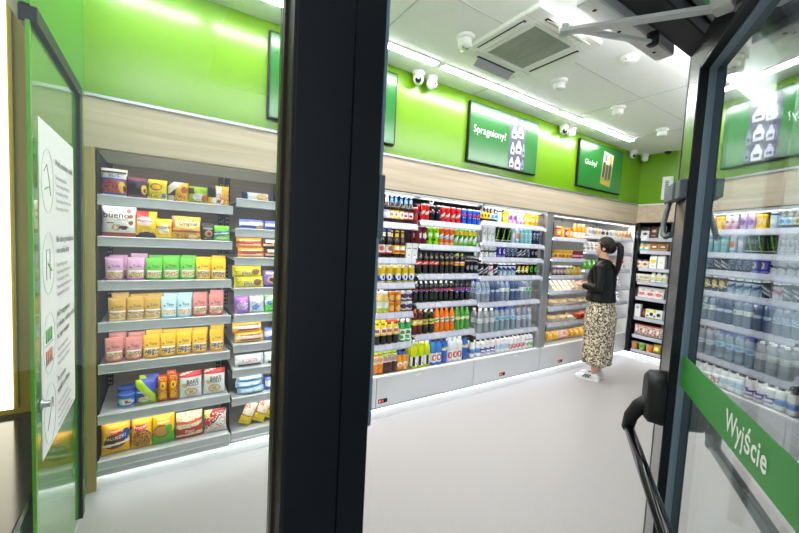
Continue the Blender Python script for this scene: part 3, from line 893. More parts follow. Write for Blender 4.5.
fp('bag_lemon', 'lemon yellow bag', 'f0d020', [('e', .5, .5, .3, .25, 'f8f0a0')], .10, .12, .06, 'pillow', group=gk, name='snack_bag')
kind('carton_lemon', 'drink_carton', 'tall white carton with lemon', 'carton', gk, carton(.085, .085, .20, 'f3f3ee', [('e', .5, .62, .4, .16, 'f0d428'), ('r', .2, .8, .2, .24, '99a2a4')], gable=True))
kind('carton_plain', 'drink_carton', 'plain white tall carton', 'carton', gk, carton(.085, .085, .20, 'f1f2f2', [('r', .3, .7, .5, .54, 'b8c4cc')], gable=True))
kind('cup_whitegold', 'yoghurt_cup', 'white cup with gold print', 'cup', gk, cup(.042, .105, 'efeae2', 'f4f2ee', [('r', -1, 1, .1, .3, 'e0a45a'), ('e', 0, .6, .3, .2, 'b8c0a0')]))
kind('bottle_milk', 'milk_bottle', 'white bottle with coloured cap', 'bottle', gk, bottle(.034, .165, 'f4f4f0', 'b8d02a', 'f0f2ea', (.1, .6), [('e', 0, .5, .3, .2, 'e8d46a'), ('r', -.5, .5, .1, .25, '8ab8d8')], sty='juice'))
kind('box_white', 'white_box', 'tall white box', 'box', gk, carton(.075, .06, .18, 'f1f1ee', [('e', .5, .75, .3, .1, '98b0d0')]))
kind('box_dots', 'white_box', 'white box with dark dots', 'box', gk, carton(.12, .06, .13, 'f0f0ea', [('e', .6, .5, .2, .2, '2a2a30'), ('e', .2, .3, .12, .12, '8a6ac0'), ('r', 0, .3, .7, 1, 'e8e030'), ('r', 0, 1, .0, .12, '8ac04a')]))
kind('cup_fruit_orange', 'fruit_cup', 'clear cup of orange fruit', 'cup', gk, cup(.045, .10, 'f08a3c', 'd8d4cc', [('n', -1, 1, 0, 1, 'f8c48a', .3)]))
kind('cup_fruit_green', 'fruit_cup', 'clear cup of green fruit', 'cup', gk, cup(.045, .10, '7ac83a', 'd8d4cc', [('n', -1, 1, 0, 1, 'c4e88a', .3)]))

# snack bags on the left rack
g1 = 'snack packs on the wide snack rack'
def sn(key, desc, w, h, d, c, shp, style='pillow', texts=None, name='snack_bag', cat='snack bag', group=g1, lean=.10, seed=3):
    kind(key, name, desc, cat, group, bag(w, h, d, c, shp, style, texts, nu=28, nv=32, seed=seed, lean=lean))
sn('candy_big', 'white-topped bag of red candy sticks', .125, .165, .06, 'e9e4e2', [('r', 0, 1, .12, .62, 'c8625a'), ('n', 0, .65, .14, .6, '8e2c34', .35), ('r', 0, 1, .60, .66, '3a56b4'), ('r', 0, 1, .10, .15, '3a56b4'), ('e', .82, .36, .14, .2, 'f2c416'), ('e', .9, .3, .06, .1, '7c1c1c'), ('r', .05, .95, .84, .92, '4a2a24')], texts=[('HARIBO', .027, .5, .80, '3a1c18'), ('mini', .03, .5, .69, '3a56b4')])
sn('candy_dark', 'dark purple candy bag', .108, .13, .06, '3c2a4a', [('r', 0, 1, .8, 1, '7c2c48'), ('e', .35, .45, .32, .24, '12141c'), ('e', .82, .45, .14, .22, 'f0c41c'), ('e', .85, .4, .06, .1, 'a83a1c'), ('r', 0, 1, 0, .16, '8c3a5c')])
sn('candy_yellow', 'yellow candy bag with red oval', .105, .13, .055, 'f0dc14', [('e', .45, .64, .30, .17, 'c8341e'), ('e', .45, .64, .25, .12, 'f0c020'), ('n', .1, .9, .12, .42, '9a6a1c', .4), ('r', 0, .12, .2, .8, '84a81c'), ('e', .85, .25, .1, .1, '3a78c8')])
sn('candy_multi', 'candy bag of mixed colours', .115, .13, .06, 'e8b81c', [('r', 0, .35, .3, 1, '3c2a38'), ('d', .55, .8, .2, 'f0e6e2'), ('e', .78, .62, .16, .16, 'c83a2c'), ('n', .1, .9, .05, .4, 'a83020', .3), ('r', 0, .3, .0, .3, 'cfcac4')])
sn('candy_lime', 'lime green candy bag', .11, .115, .05, 'a9c21c', [('e', .5, .4, .3, .2, 'e6dede'), ('r', 0, .3, .55, .9, '4a3420'), ('e', .82, .35, .14, .2, 'c8502c'), ('n', .1, .9, .0, .3, '5c8a1c', .4), ('e', .75, .75, .2, .15, '7cc01c')])
sn('candy_navy', 'navy, white and orange candy bag', .128, .135, .055, 'f0b81e', [('r', 0, .36, .4, 1, '161a34'), ('r', .38, .66, .45, .95, 'ece6ea'), ('e', .45, .25, .3, .16, 'f2ece8'), ('n', .4, 1, .1, .6, 'd8541e', .3), ('e', .5, .22, .1, .08, '9c3a26')])
sn('choc_white', 'large white chocolate sweets bag', .165, .182, .06, 'efebe8', [('r', 0, 1, .02, .16, 'b8462c'), ('e', .8, .86, .08, .07, '8c5a44'), ('e', .85, .68, .07, .07, '9a6a50'), ('e', .86, .48, .07, .07, '7c4a38'), ('e', .42, .32, .14, .10, 'c9a27c'), ('e', .40, .32, .06, .06, 'f2e2c8'), ('e', .64, .32, .13, .07, '5a3426'), ('r', .14, .34, .44, .48, 'b02a24')], texts=[('bueno', .05, .42, .62, '3a1e16'), ('minis', .026, .62, .53, '8a786e'), ('kinder', .022, .38, .78, 'c0302a')], lean=.06)
sn('candy_redyellow', 'red and yellow candy bag', .108, .165, .06, 'f2c51a', [('r', 0, .6, .74, 1, 'd83a36'), ('e', .4, .62, .38, .16, 'f0dada'), ('r', 0, 1, .0, .14, '3a2c2c'), ('e', .5, .14, .4, .1, '3a2c2c')], texts=[('Werther', .022, .42, .60, 'a82c4a'), ('duo mix', .02, .6, .25, 'f8f0c0')])
sn('candy_gold', 'bright yellow candy bag', .09, .125, .05, 'f4cc0c', [('e', .5, .5, .34, .24, 'f6efdc'), ('n', .25, .75, .35, .65, '9a7a54', .25), ('r', 0, 1, 0, .1, 'b4c83c')], texts=[('krówki', .03, .5, .52, '7a5424')])
sn('toffee_gold', 'wide golden toffee bag', .165, .15, .065, 'e6bb3c', [('e', .5, .7, .46, .22, 'f2dca0'), ('r', 0, 1, .30, .42, 'c0504c'), ('n', .05, .95, .06, .28, 'a8702c', .4), ('e', .7, .16, .15, .1, 'f0dca8'), ('r', 0, .12, .5, 1, 'c87a5c')], texts=[('Original', .032, .55, .62, '6a4424'), ('Werther', .03, .5, .78, '7a4a2c')])
sn('candy_black', 'small black candy bag', .075, .115, .045, '1d1a1c', [('e', .55, .42, .32, .2, 'b88a5c'), ('e', .6, .42, .16, .1, '7c3a24'), ('r', .1, .9, .66, .76, '9a9a9e'), ('n', .2, .9, .1, .2, 'd0ccc8', .3)])
sn('candy_green', 'small green candy bag', .10, .105, .045, '5ac41e', [('d', .45, .1, .12, '2c4a9c'), ('d', .45, .1, .05, 'd8e0ee'), ('e', .5, .2, .35, .1, 'c8eaa0'), ('r', 0, 1, .85, 1, '8cdc3c')])
g2 = 'nut and dried fruit pouches'
def nut(key, desc, c, lite, win):
    kind(key, 'nut_pouch', desc, 'nut pouch', g2, bag(.088, .142, .062, c, [('r', .0, 1, .0, .10, lite), ('r', .12, .92, .14, .36, win), ('n', .12, .92, .14, .36, '8a6234', .25), ('n', .12, .92, .14, .36, 'f2e2bc', .25), ('r', .12, .96, .36, .45, 'f4f0ea'), ('r', 0, 1, .86, .88, lite), ('e', .22, .56, .06, .045, '55506a')], 'pouch', [('Tola', .022, .58, .57, '4a4448')], nu=28, nv=32, seed=len(key), lean=.05))
nut('nut_purple', 'lilac nut pouch', 'd7a9cf', 'a85a98', 'd2b478')
nut('nut_green', 'green nut pouch', '6fce45', '3f9c24', 'cdb184')
nut('nut_yellow', 'yellow nut pouch', 'f8cf08', 'd8a808', 'a07a4c')
nut('nut_tan', 'golden tan nut pouch', 'cfa548', 'e8cf94', 'c8a878')
nut('nut_blue', 'pale blue nut pouch', 'bddff0', '8cc0dc', 'd8cdb8')
nut('nut_pink', 'salmon pink nut pouch', 'df8f86', 'b85a52', 'b08a54')
nut('nut_amber', 'amber yellow nut pouch', 'f6c21c', 'd89a10', '6a5a4c')
kind('tub_blue', 'snack_tub', 'blue plastic snack tub', 'tub', g1, cup(.047, .078, '4a86d0', '4f74d8', [('e', .0, .5, .3, .25, 'e8eef6'), ('e', .1, .45, .14, .12, 'c84a3a'), ('r', -1, 1, .0, .12, 'c8dcf0')], taper=.97))
sn('mix_blue', 'blue and lime snack mix bag', .108, .155, .06, '3f52b8', [('d', 1.0, -.9, .22, 'b8d81c'), ('r', 0, 1, 0, .1, '9ac020'), ('e', .45, .24, .36, .12, 'e8d9a8'), ('n', .1, .8, .15, .32, 'a8905a', .3), ('r', .05, .5, .5, .56, 'e0e6f4')])
sn('nuts_red', 'narrow red and yellow peanut packet', .052, .165, .045, 'c0241c', [('n', 0, 1, .05, .95, 'f0c01c', .38), ('e', .5, .62, .3, .14, 'f4d020'), ('e', .5, .25, .35, .12, 'f0b41c'), ('e', .5, .62, .12, .06, 'a81c14')])
sn('rolls_white', 'white mini rolls bag with red top', .13, .165, .065, 'efeeec', [('r', 0, 1, .80, 1, 'c8282a'), ('d', .90, .2, .03, 'e8c8c4'), ('e', .5, .25, .30, .16, 'd9b070'), ('e', .5, .25, .22, .11, 'f2e4c4'), ('e', .5, .25, .1, .06, 'd0a868'), ('e', .18, .52, .1, .08, 'e0bc84')], 'pillow', [('BAKE', .03, .56, .60, '26262a'), ('ROLLS', .026, .56, .50, '26262a')])
sn('sticks_yellow', 'yellow salted sticks bag', .142, .185, .075, 'f3b90c', [('e', .52, .45, .42, .26, '8e2a22', .15), ('e', .52, .45, .36, .2, '5a3020', .15), ('e', .86, .62, .14, .16, '2a4aa8'), ('r', 0, 1, .9, 1, 'f0a80c'), ('e', .45, .75, .22, .06, 'e8642c'), ('d', .30, .1, .04, 'f4ece0')], texts=[('PALUSZKI', .024, .5, .52, 'faf6ee', .12), ('z solą', .02, .62, .33, 'f6e8d0', .1), ('Lajkonik', .022, .42, .73, 'f8f0d8')])
sn('pretzel_yellow', 'yellow pretzel bag with navy ring', .108, .18, .075, 'f3b90c', [('e', .52, .35, .46, .3, '20336c'), ('e', .52, .35, .42, .26, 'd89a28'), ('n', .1, .9, .12, .55, '6a3a14', .45), ('e', .4, .72, .36, .1, 'e24a2c')], texts=[('Precel', .026, .42, .70, 'faf4ea', .12)])
sn('wheat_yellow', 'yellow and green cracker bag', .125, .19, .075, 'f3bd12', [('r', 0, 1, .0, .36, '5cae24'), ('e', .4, .44, .34, .22, '8a5a2c'), ('e', .4, .44, .28, .17, 'c89450'), ('e', .72, .5, .16, .12, '4ca024'), ('r', .2, .8, .7, .74, 'f8e8b0'), ('r', .2, .7, .78, .84, 'f6d868')])
sn('puffs_clear', 'clear bag of pale puffs', .155, .165, .08, 'ecdcb4', [('n', 0, 1, .1, 1, 'd8b070', .33), ('n', 0, 1, .1, 1, 'f8f0d8', .33), ('d', .28, .1, .12, 'c83a34'), ('d', .62, .05, .05, 'd8604c'), ('r', 0, 1, .0, .08, 'c8502c')], texts=[('Flips', .03, .5, .25, 'faf0ea', .1)])
sn('wafer_red', 'clear bag of red wafers', .138, .15, .07, 'e0dcd8', [('d', .45, .8, .22, 'b82c26'), ('n', 0, 1, .1, .9, 'd8443a', .25), ('d', .20, .8, .05, '2a2426'), ('r', 0, .25, .7, 1, 'd8d860'), ('n', 0, 1, .1, .9, 'f4f0ec', .2)])
# narrow rack
g3 = 'biscuits and bars on the narrow snack rack'
def fl(key, desc, w, h, d, c, shp, texts=None, name='biscuit_pack', cat='biscuit pack'):
    kind(key, name, desc, cat, g3, bag(w, h, d, c, shp, 'flow', texts, nu=28, nv=14, seed=len(key), lean=.22))
fl('bar_bluewhite', 'blue and white bar pack', .20, .06, .05, 'd8dfea', [('r', 0, .18, 0, 1, '1f2a58'), ('r', .2, .5, .2, .8, 'f2f4f8'), ('e', .66, .5, .2, .4, 'd8b070'), ('r', .86, 1, 0, 1, '202c5c')])
fl('biscuit_blue', 'blue biscuit pack', .16, .07, .06, '6f7fd4', [('d', .55, .1, .16, 'eceef8'), ('d', .3, 0, .07, '2a3a9c'), ('e', .8, .25, .16, .2, 'c89048')])
fl('bars_orange', 'orange multipack of bars', .17, .07, .055, 'e8a01e', [('r', .1, .9, .25, .78, 'e6d0b0'), ('d', .5, .05, .14, 'b8402c')], [('TWIST', .034, .5, .36, 'c03a24')])
fl('bar_darkwhite', 'dark bar pack', .13, .07, .05, '3a2a26', [('r', .1, .9, .55, .85, 'efe8e0'), ('d', .3, .1, .12, 'e0b090')])
fl('biscuit_yellow', 'bright yellow biscuit pack', .19, .075, .06, 'e2d410', [('r', .3, .62, .2, .5, 'f4f2d8'), ('e', .78, .5, .14, .3, '7a5424'), ('n', .05, .3, .1, .9, '9a8c10', .25)], [('plus', .034, .45, .28, '5a5410')])
fl('wafer_violet', 'violet chocolate wafer pack', .14, .115, .055, '7d62b8', [('e', .5, .45, .36, .24, 'c8a48c'), ('e', .5, .45, .25, .14, '5a3424'), ('r', .1, .6, .78, .92, 'f0ecf6'), ('r', 0, 1, 0, .12, '4a3488')])
fl('bars_yellow', 'yellow multipack of bars', .19, .07, .06, 'f0b812', [('r', .18, .9, .25, .75, '8a3428'), ('d', .5, .03, .14, 'f0dcc8')], [('SNACK', .032, .52, .38, 'f4ece0')])
fl('wafer_blue', 'pale blue and white wafer pack', .13, .085, .055, '6a78d4', [('d', .5, .2, .22, 'ecebf6'), ('e', .6, .3, .2, .16, '3a48b0')])
fl('wafer_silver', 'silver-white wafer pack', .19, .075, .06, 'd6dee8', [('d', .45, .1, .14, 'f6f8fa'), ('r', .1, .9, .0, .2, '4a3a3a')], [('KOKOS', .03, .5, .42, 'c04038')])
fl('flat_paleblue', 'flat pale blue biscuit pack', .18, .042, .09, '9cc8ea', [('r', .1, .5, .3, .7, 'e4eef6'), ('e', .75, .5, .15, .3, 'd8dce0')])
sn('puff_purple', 'purple chocolate balls bag', .10, .125, .05, '9a5cc0', [('e', .55, .45, .4, .25, 'dccbe8'), ('n', .1, .95, .2, .7, '6a2c98', .3), ('n', .1, .9, .1, .3, '86c46a', .2)], group=g3)
sn('puff_white', 'white and blue sweets bag', .10, .13, .05, 'd6d9e2', [('n', .1, .9, .3, .9, '6a6e7c', .3), ('e', .4, .3, .25, .15, '6a94d8'), ('e', .7, .18, .2, .1, 'b8dcf4')], group=g3)
sn('puff_green', 'bright green sweets bag', .105, .13, .05, '58d43c', [('d', .5, .7, .12, 'e6f8e2'), ('e', .3, .5, .2, .12, '3a6ac8'), ('n', .1, .9, .1, .9, 'b8f0a8', .25)], group=g3)
sn('crisps_pink', 'yellow and pink peanut crisps bag', .088, .155, .05, 'efdcc0', [('r', 0, 1, 0, .36, 'f0d81c'), ('n', 0, 1, .05, .32, 'a8243c', .15), ('d', .40, .0, .04, 'a8243c'), ('e', .25, .84, .2, .1, 'c0203a'), ('n', 0, 1, .4, .95, 'c89a6a', .25), ('n', 0, 1, .4, .95, 'f8f0e2', .3)], group=g3)

# ------------------------------------------------------------------ placing products
PLACED = []
NPUT = [0]
SKIP = set([2, 4, 8, 14, 16, 18, 26, 28, 45, 48, 51, 54, 56, 68, 72, 78, 84, 86, 90, 92, 94, 96, 104, 108, 110, 114, 116, 118, 120, 122, 124, 126, 128, 148, 234, 236, 240, 242, 244, 250, 252, 258, 260, 262, 264, 266, 268, 270, 276, 278, 280, 282, 284, 286, 288, 290, 292, 294, 296, 298, 394])   # back-row stock that nothing shows of
ORD = ['first', 'second', 'third', 'fourth', 'fifth', 'sixth', 'seventh', 'eighth', 'ninth', 'tenth']


def meshes(key):
    k = K[key]
    if k['me'] is None:
        k['me'] = []
        for pn, b, m in k['parts']:
            bmesh.ops.recalc_face_normals(b.bm, faces=b.bm.faces)
            me = bpy.data.meshes.new(pn)
            b.bm.to_mesh(me)
            b.bm.free()
            me.materials.append(m)
            k['me'].append((pn, me))
    return k['me']


def put(key, loc, rz=0., where='', back=0, tilt=(0, 0), extra='', order=None, sz=None):
    NPUT[0] += 1
    if back and NPUT[0] in SKIP: return None
    k = K[key]
    ms = meshes(key)
    o = link(k['name'], ms[0][1], None, loc, (tilt[0], tilt[1], rz))
    for pn, me in ms[1:]:
        link(pn, me, o)
    if sz: o.scale = sz
    o['category'] = k['cat']
    o['group'] = k['group']
    PLACED.append((o, k['desc'], where, back, extra, order if order is not None else loc[0]))
    return o


def label_all():
    by = {}
    for p in PLACED:
        by.setdefault((p[1], p[2], p[3], p[4]), []).append(p)
    for (desc, where, back, extra), L in by.items():
        L.sort(key=lambda p: p[5])
        for i, p in enumerate(L):
            t = desc
            if len(L) > 1:
                t += ', ' + (ORD[i] + ' from left' if len(L) > 2 else ('left one', 'right one')[i])
            if extra: t += ' ' + extra
            if back: t += ' in back'
            t += ', ' + where
            p[0]['label'] = t


ROWS = [
 ('entrance-side drinks bay','top shelf',1.69,2.7,1,[('beer_violet', [1.556, 1.603]), ('beer_yellow', [1.649, 1.695, 1.746]), ('beer_red', [1.796, 1.849]), ('can_darkred', [1.898])]),
 ('entrance-side drinks bay','second shelf',1.39,2.7,1,[('beer_white', [1.572, 1.642]), ('beer_gold', [1.718, 1.781]), ('carton_white', [1.84, 1.903])]),
 ('entrance-side drinks bay','third shelf',1.175,2.7,1,[('can_radler', [1.584, 1.659, 1.747, 1.821, 1.89])]),
 ('entrance-side drinks bay','fourth shelf',0.915,2.7,1,[('lemonade', [1.578, 1.636]), ('can_orange_small', [1.693, 1.758]), ('can_violet_small', [1.824, 1.882])]),
 ('entrance-side drinks bay','fifth shelf',0.64,2.7,1,[('tea_lemon', [1.561, 1.626]), ('tea_peach', [1.685, 1.753]), ('aloe_green', [1.826, 1.889])]),
 ('entrance-side drinks bay','bottom deck',0.38,2.71,1,[('juice_orange', [1.566, 1.617]), ('juice_dark', [1.663, 1.71, 1.764]), ('juice_bluecap', [1.815, 1.873])]),
 ('middle drinks bay','top shelf',1.735,2.7,1,[('can_red', [1.983, 2.028]), ('can_black', [2.086, 2.156]), ('can_red', [2.216, 2.277, 2.343, 2.409]), ('can_blue', [2.48, 2.553, 2.618, 2.673])]),
 ('middle drinks bay','second shelf',1.52,2.7,1,[('can_cherry', [1.948, 2.007]), ('can_lime', [2.074, 2.149]), ('can_orange', [2.212, 2.278, 2.341]), ('can_citrus', [2.402, 2.464, 2.526, 2.587, 2.644])]),
 ('middle drinks bay','third shelf',1.25,2.7,1,[('cola_red', [1.971, 2.041, 2.109, 2.169]), ('cola_plain', [2.235, 2.297, 2.354]), ('cola_lime', [2.425, 2.497]), ('can_black_small', [2.571, 2.626, 2.682])]),
 ('middle drinks bay','fourth shelf',0.985,2.7,1,[('cola_whitecap', [1.946, 2.009, 2.069, 2.131]), ('cola_greenlab', [2.182]), ('cola_pink', [2.243, 2.307]), ('cola_orange', [2.373]), ('cola_bluelab', [2.447, 2.516, 2.588])]),
 ('middle drinks bay','fifth shelf',0.69,2.7,1,[('tea_red', [1.956, 2.014]), ('tea_dark', [2.079, 2.152]), ('soda_orange', [2.213, 2.274, 2.341, 2.406]), ('soda_green', [2.476, 2.538, 2.606])]),
 ('middle drinks bay','bottom deck',0.375,2.71,1,[('sport_lime', [1.977, 2.05, 2.125]), ('sport_blue', [2.201, 2.266]), ('iso_blue', [2.337]), ('sport_white', [2.405, 2.471, 2.536]), ('iso_blue', [2.611])]),
 ('water bay','top shelf',1.785,2.7,1,[('mini_yellowlab', [2.72, 2.77, 2.82]), ('mini_bluelab', [2.871, 2.923]), ('can_paleblue', [2.983]), ('box_yellow', [3.076]), ('can_lilac', [3.154, 3.218]), ('can_pinkwhite', [3.292, 3.35]), ('box_yellow', [3.418]), ('box_amber', [3.504, 3.583])]),
 ('water bay','second shelf',1.58,2.7,1,[('can_white_tall', [2.781, 2.846, 2.905]), ('can_energy', [2.965, 3.057, 3.144]), ('can_silver', [3.216]), ('can_whiteorange', [3.286]), ('can_teal', [3.365, 3.433, 3.502]), ('can_navy', [3.573, 3.645])]),
 ('water bay','third shelf',1.42,2.7,1,[('can_white_small', [2.758, 2.823, 2.886, 2.942]), ('can_violetblue', [3.01, 3.077]), ('can_greyblue', [3.151, 3.216, 3.281]), ('can_blackwhite', [3.348, 3.416]), ('can_greyblue', [3.486]), ('can_black_small', [3.556, 3.628])]),
 ('water bay','fourth shelf',1.225,2.7,1,[('can_blackwhite', [2.762, 2.834]), ('can_whitepink', [2.908]), ('can_blackwhite', [2.981]), ('can_bluewhite', [3.054, 3.125, 3.197, 3.267]), ('can_goldblack', [3.343, 3.414, 3.484]), ('can_greendark', [3.564, 3.641])]),
 ('water bay','fifth shelf',0.95,2.7,1,[('water_blue', [2.735, 2.8, 2.868]), ('water_dark', [2.938, 3.01]), ('water_white', [3.097, 3.177]), ('water_dark', [3.259, 3.334]), ('water_white', [3.411]), ('water_green', [3.49, 3.561])]),
 ('water bay','sixth shelf',0.625,2.7,1,[('water_greycap', [2.789, 2.878, 2.965]), ('water_bluecap', [3.044, 3.132, 3.216, 3.305]), ('water_red', [3.402, 3.495, 3.589])]),
 ('water bay','bottom deck',0.375,2.71,1,[('dairy_blue', [2.72, 2.8]), ('dairy_violet', [2.874, 2.951, 3.025]), ('dairy_pale', [3.1, 3.173, 3.244]), ('dairy_red', [3.314, 3.387, 3.455, 3.521]), ('dairy_green', [3.591, 3.661])]),
 ('ready-food bay','top shelf',1.685,2.69,0,[('jar_salsa', [4.0]), ('box_yellow2', [4.076]), ('jar_beet', [4.152]), ('box_amber2', [4.246]), ('bottle_orange', [4.352, 4.446, 4.535])]),
 ('ready-food bay','second shelf',1.435,2.69,0,[('cup_mango', [3.984, 4.06, 4.135, 4.212, 4.288]), ('cup_berry', [4.368, 4.449, 4.53])]),
 ('ready-food bay','third shelf',1.225,2.69,0,[('jar_plum', [3.99, 4.057, 4.122, 4.19]), ('jar_olive', [4.264, 4.339]), ('jar_mustard', [4.427, 4.51])]),
 ('ready-food bay','fourth shelf',1.035,2.7,0,[('sandwich_green', [4.051, 4.149]), ('sandwich_pink', [4.248, 4.349]), ('sandwich_yellow', [4.455, 4.561])]),
 ('ready-food bay','fifth shelf',0.84,2.72,0,[('tray_rolls', [4.105, 4.295, 4.494]), ('tray_wrap', [4.673])]),
 ('ready-food bay','sixth shelf',0.64,2.72,0,[('tray_rolls', [4.111, 4.291]), ('tray_wrap', [4.472]), ('bowl_chili', [4.609, 4.734])]),
 ('ready-food bay','bottom deck',0.375,2.74,0,[('bag_mango', [4.134, 4.251]), ('bag_pink', [4.366, 4.478]), ('bag_yellowfruit', [4.593, 4.71, 4.824])]),
 ('corner food bay','top shelf',1.745,2.69,0,[('yog_white', [4.663, 4.745]), ('yog_cream', [4.829, 4.914]), ('yog_dark', [5.001, 5.086]), ('yog_white', [5.174, 5.263]), ('yog_cream', [5.351, 5.438]), ('yog_peach', [5.529, 5.614, 5.7])]),
 ('corner food bay','second shelf',1.54,2.69,0,[('pouch_mono', [4.685, 4.78, 4.876, 4.975]), ('pack_mint', [5.089, 5.218]), ('pack_bluewhite', [5.352, 5.48, 5.61, 5.737])]),
 ('corner food bay','third shelf',1.3,2.69,0,[('pack_lime', [4.705, 4.817, 4.93]), ('pack_mint', [5.048, 5.177]), ('pack_redwhite', [5.309, 5.437, 5.566, 5.701])]),
 ('corner food bay','fourth shelf',1.055,2.69,0,[('cup_beige', [4.718, 4.826, 4.936]), ('pack_mint', [5.063, 5.192]), ('pack_bluewhite', [5.334, 5.471, 5.61, 5.75])]),
 ('corner food bay','fifth shelf',0.845,2.69,0,[('tray_wrap', [4.806, 5.017]), ('pack_redwhite', [5.212, 5.351, 5.487]), ('pack_bluewhite', [5.626, 5.764])]),
 ('corner food bay','sixth shelf',0.64,2.72,0,[('tray_wrap', [4.838, 5.045, 5.254]), ('tray_rolls', [5.465, 5.671, 5.873])]),
 ('corner food bay','bottom deck',0.375,2.74,0,[('bag_yellowfruit', [4.933, 5.06]), ('bag_salad', [5.204, 5.344, 5.483, 5.625, 5.761, 5.893])]),
]
END_ROWS = [
 ('top shelf',1.765,[('coffee_white', [2.608, 2.523]), ('coffee_brown', [2.42]), ('coffee_green', [2.321])]),
 ('second shelf',1.585,[('pouch_teal', [2.573, 2.488]), ('bag_kraft', [2.393, 2.288])]),
 ('third shelf',1.34,[('jar_cream', [2.571, 2.479]), ('carton_lemon', [2.377]), ('carton_plain', [2.279])]),
 ('fourth shelf',1.145,[('cup_whitegold', [2.581, 2.508, 2.444]), ('bottle_milk', [2.368, 2.3, 2.233])]),
 ('fifth shelf',0.92,[('pouch_plum', [2.588]), ('pouch_white', [2.495, 2.386, 2.281])]),
 ('sixth shelf',0.628,[('box_white', [2.523]), ('pack_dark', [2.438]), ('box_dots', [2.355, 2.263])]),
 ('seventh shelf',0.365,[('bag_biscuit', [2.507, 2.412, 2.321, 2.235])]),
 ('bottom deck',0.155,[('cup_fruit_orange', [2.529]), ('cup_fruit_green', [2.43]), ('cup_fruit_orange', [2.335]), ('bag_lemon', [2.243])]),
]


for bay, shelf, z, Y, back, items in ROWS:
    for key, xs in items:
        for x in xs:
            if x > (5.66 if key.startswith('tray') else 5.715): continue
            food = key.startswith(('sandwich', 'tray', 'bag', 'pack', 'pouch', 'box', 'carton'))
            rz = RND.uniform(-.06, .06) if food else RND.uniform(-.45, .12)
            put(key, (x, Y + (.035 if food else 0) * (0 if key.startswith(('box', 'carton')) else 1), z), rz, f'{shelf} of {bay}')
            if key in ('can_orange_small', 'can_violet_small'):
                K[key + '_upper'] = {**K[key]}
                put(key, (x + RND.uniform(-.002, .002), Y, z + .093), RND.uniform(-.4, .2), f'{shelf} of {bay}', extra='stacked on top')
            if back:
                put(key, (x + RND.uniform(-.006, .006), Y + .075 + RND.uniform(0, .006), z), RND.uniform(-.5, .3), f'{shelf} of {bay}', back=1)
for shelf, z, items in END_ROWS:
    for key, ys in items:
        for y in ys:
            put(key, (5.845, y, z), -PI / 2 + RND.uniform(-.08, .08), f'{shelf} of the end wall rack', order=-y)

# wide snack rack, shelf by shelf (x positions along the wall)
RACK = 'wide snack rack'
SZ = [1.705, 1.474, 1.222, .982, .738, .452, .188]     # shelf surfaces
SY = [2.665, 2.665, 2.665, 2.665, 2.665, 2.635, 2.62]
SN = [
    [('candy_big', -.228, 0), ('candy_dark', -.118, .03), ('candy_yellow', -.020, -.03), ('candy_multi', .090, .03), ('candy_lime', .20, 0), ('candy_navy', .318, -.04)],
    [('choc_white', -.205, .02), ('candy_redyellow', -.072, .03), ('candy_gold', .016, -.05), ('toffee_gold', .138, .02), ('candy_black', .258, .05), ('candy_green', .341, -.08)],
    [('nut_purple', -.227, .05), ('nut_purple', -.125, -.05), ('nut_green', -.033, -.03), ('nut_green', .056, .04), ('nut_green', .146, .06), ('nut_yellow', .234, -.05), ('nut_yellow', .324, -.04)],
    [('nut_tan', -.213, .06), ('nut_tan', -.125, .0), ('nut_tan', -.040, .1), ('nut_blue', .046, -.03), ('nut_blue', .130, .03), ('nut_pink', .219, .05), ('nut_pink', .315, -.08)],
    [('nut_pink', -.230, .05), ('nut_pink', -.134, -.04), ('nut_amber', -.043, .02), ('nut_amber', .043, -.03), ('nut_amber', .130, .03), ('nut_amber', .219, -.02), ('nut_amber', .322, .04)],
    [('mix_blue', -.070, .05), ('nuts_red', .016, .1), ('nuts_red', .073, -.1), ('rolls_white', .171, .04), ('rolls_white', .309, -.06)],
    [('sticks_yellow', -.218, .03), ('pretzel_yellow', -.090, -.03), ('wheat_yellow', .024, .03), ('puffs_clear', .166, .02), ('wafer_red', .318, -.05)],
]
NAMES = ['top shelf', 'second shelf', 'third shelf', 'fourth shelf', 'fifth shelf', 'sixth shelf', 'bottom deck']
for i, row in enumerate(SN):
    for key, x, rz in row:
        o = put(key, (x, SY[i] + .045, SZ[i]), rz, f'{NAMES[i]} of {RACK}', tilt=(RND.uniform(-.05, .03), 0))
        if i in (2, 3, 4): o.scale = (RND.uniform(.97, 1.04), 1, RND.uniform(.93, 1.0))
        if i in (2, 3, 4):
            put(key, (x + .012, SY[i] + .115, SZ[i] + .001), rz + RND.uniform(-.12, .12), f'{NAMES[i]} of {RACK}', back=1, tilt=(-.05, 0), sz=(1, 1, RND.uniform(1.0, 1.1)))
put('tub_blue', (-.165, SY[5] + .075, SZ[5]), -.2, f'sixth shelf of {RACK}', extra='nearer the front')
put('tub_blue', (-.175, SY[5] + .185, SZ[5]), .2, f'sixth shelf of {RACK}', extra='behind the other')
put('nuts_red', (.065, SY[5] + .12, SZ[5]), .05, f'sixth shelf of {RACK}', back=1)
put('mix_blue', (-.055, SY[5] + .125, SZ[5]), .0, f'sixth shelf of {RACK}', back=1)
put('sticks_yellow', (-.20, SY[6] + .15, SZ[6]), .0, f'bottom deck of {RACK}', back=1)
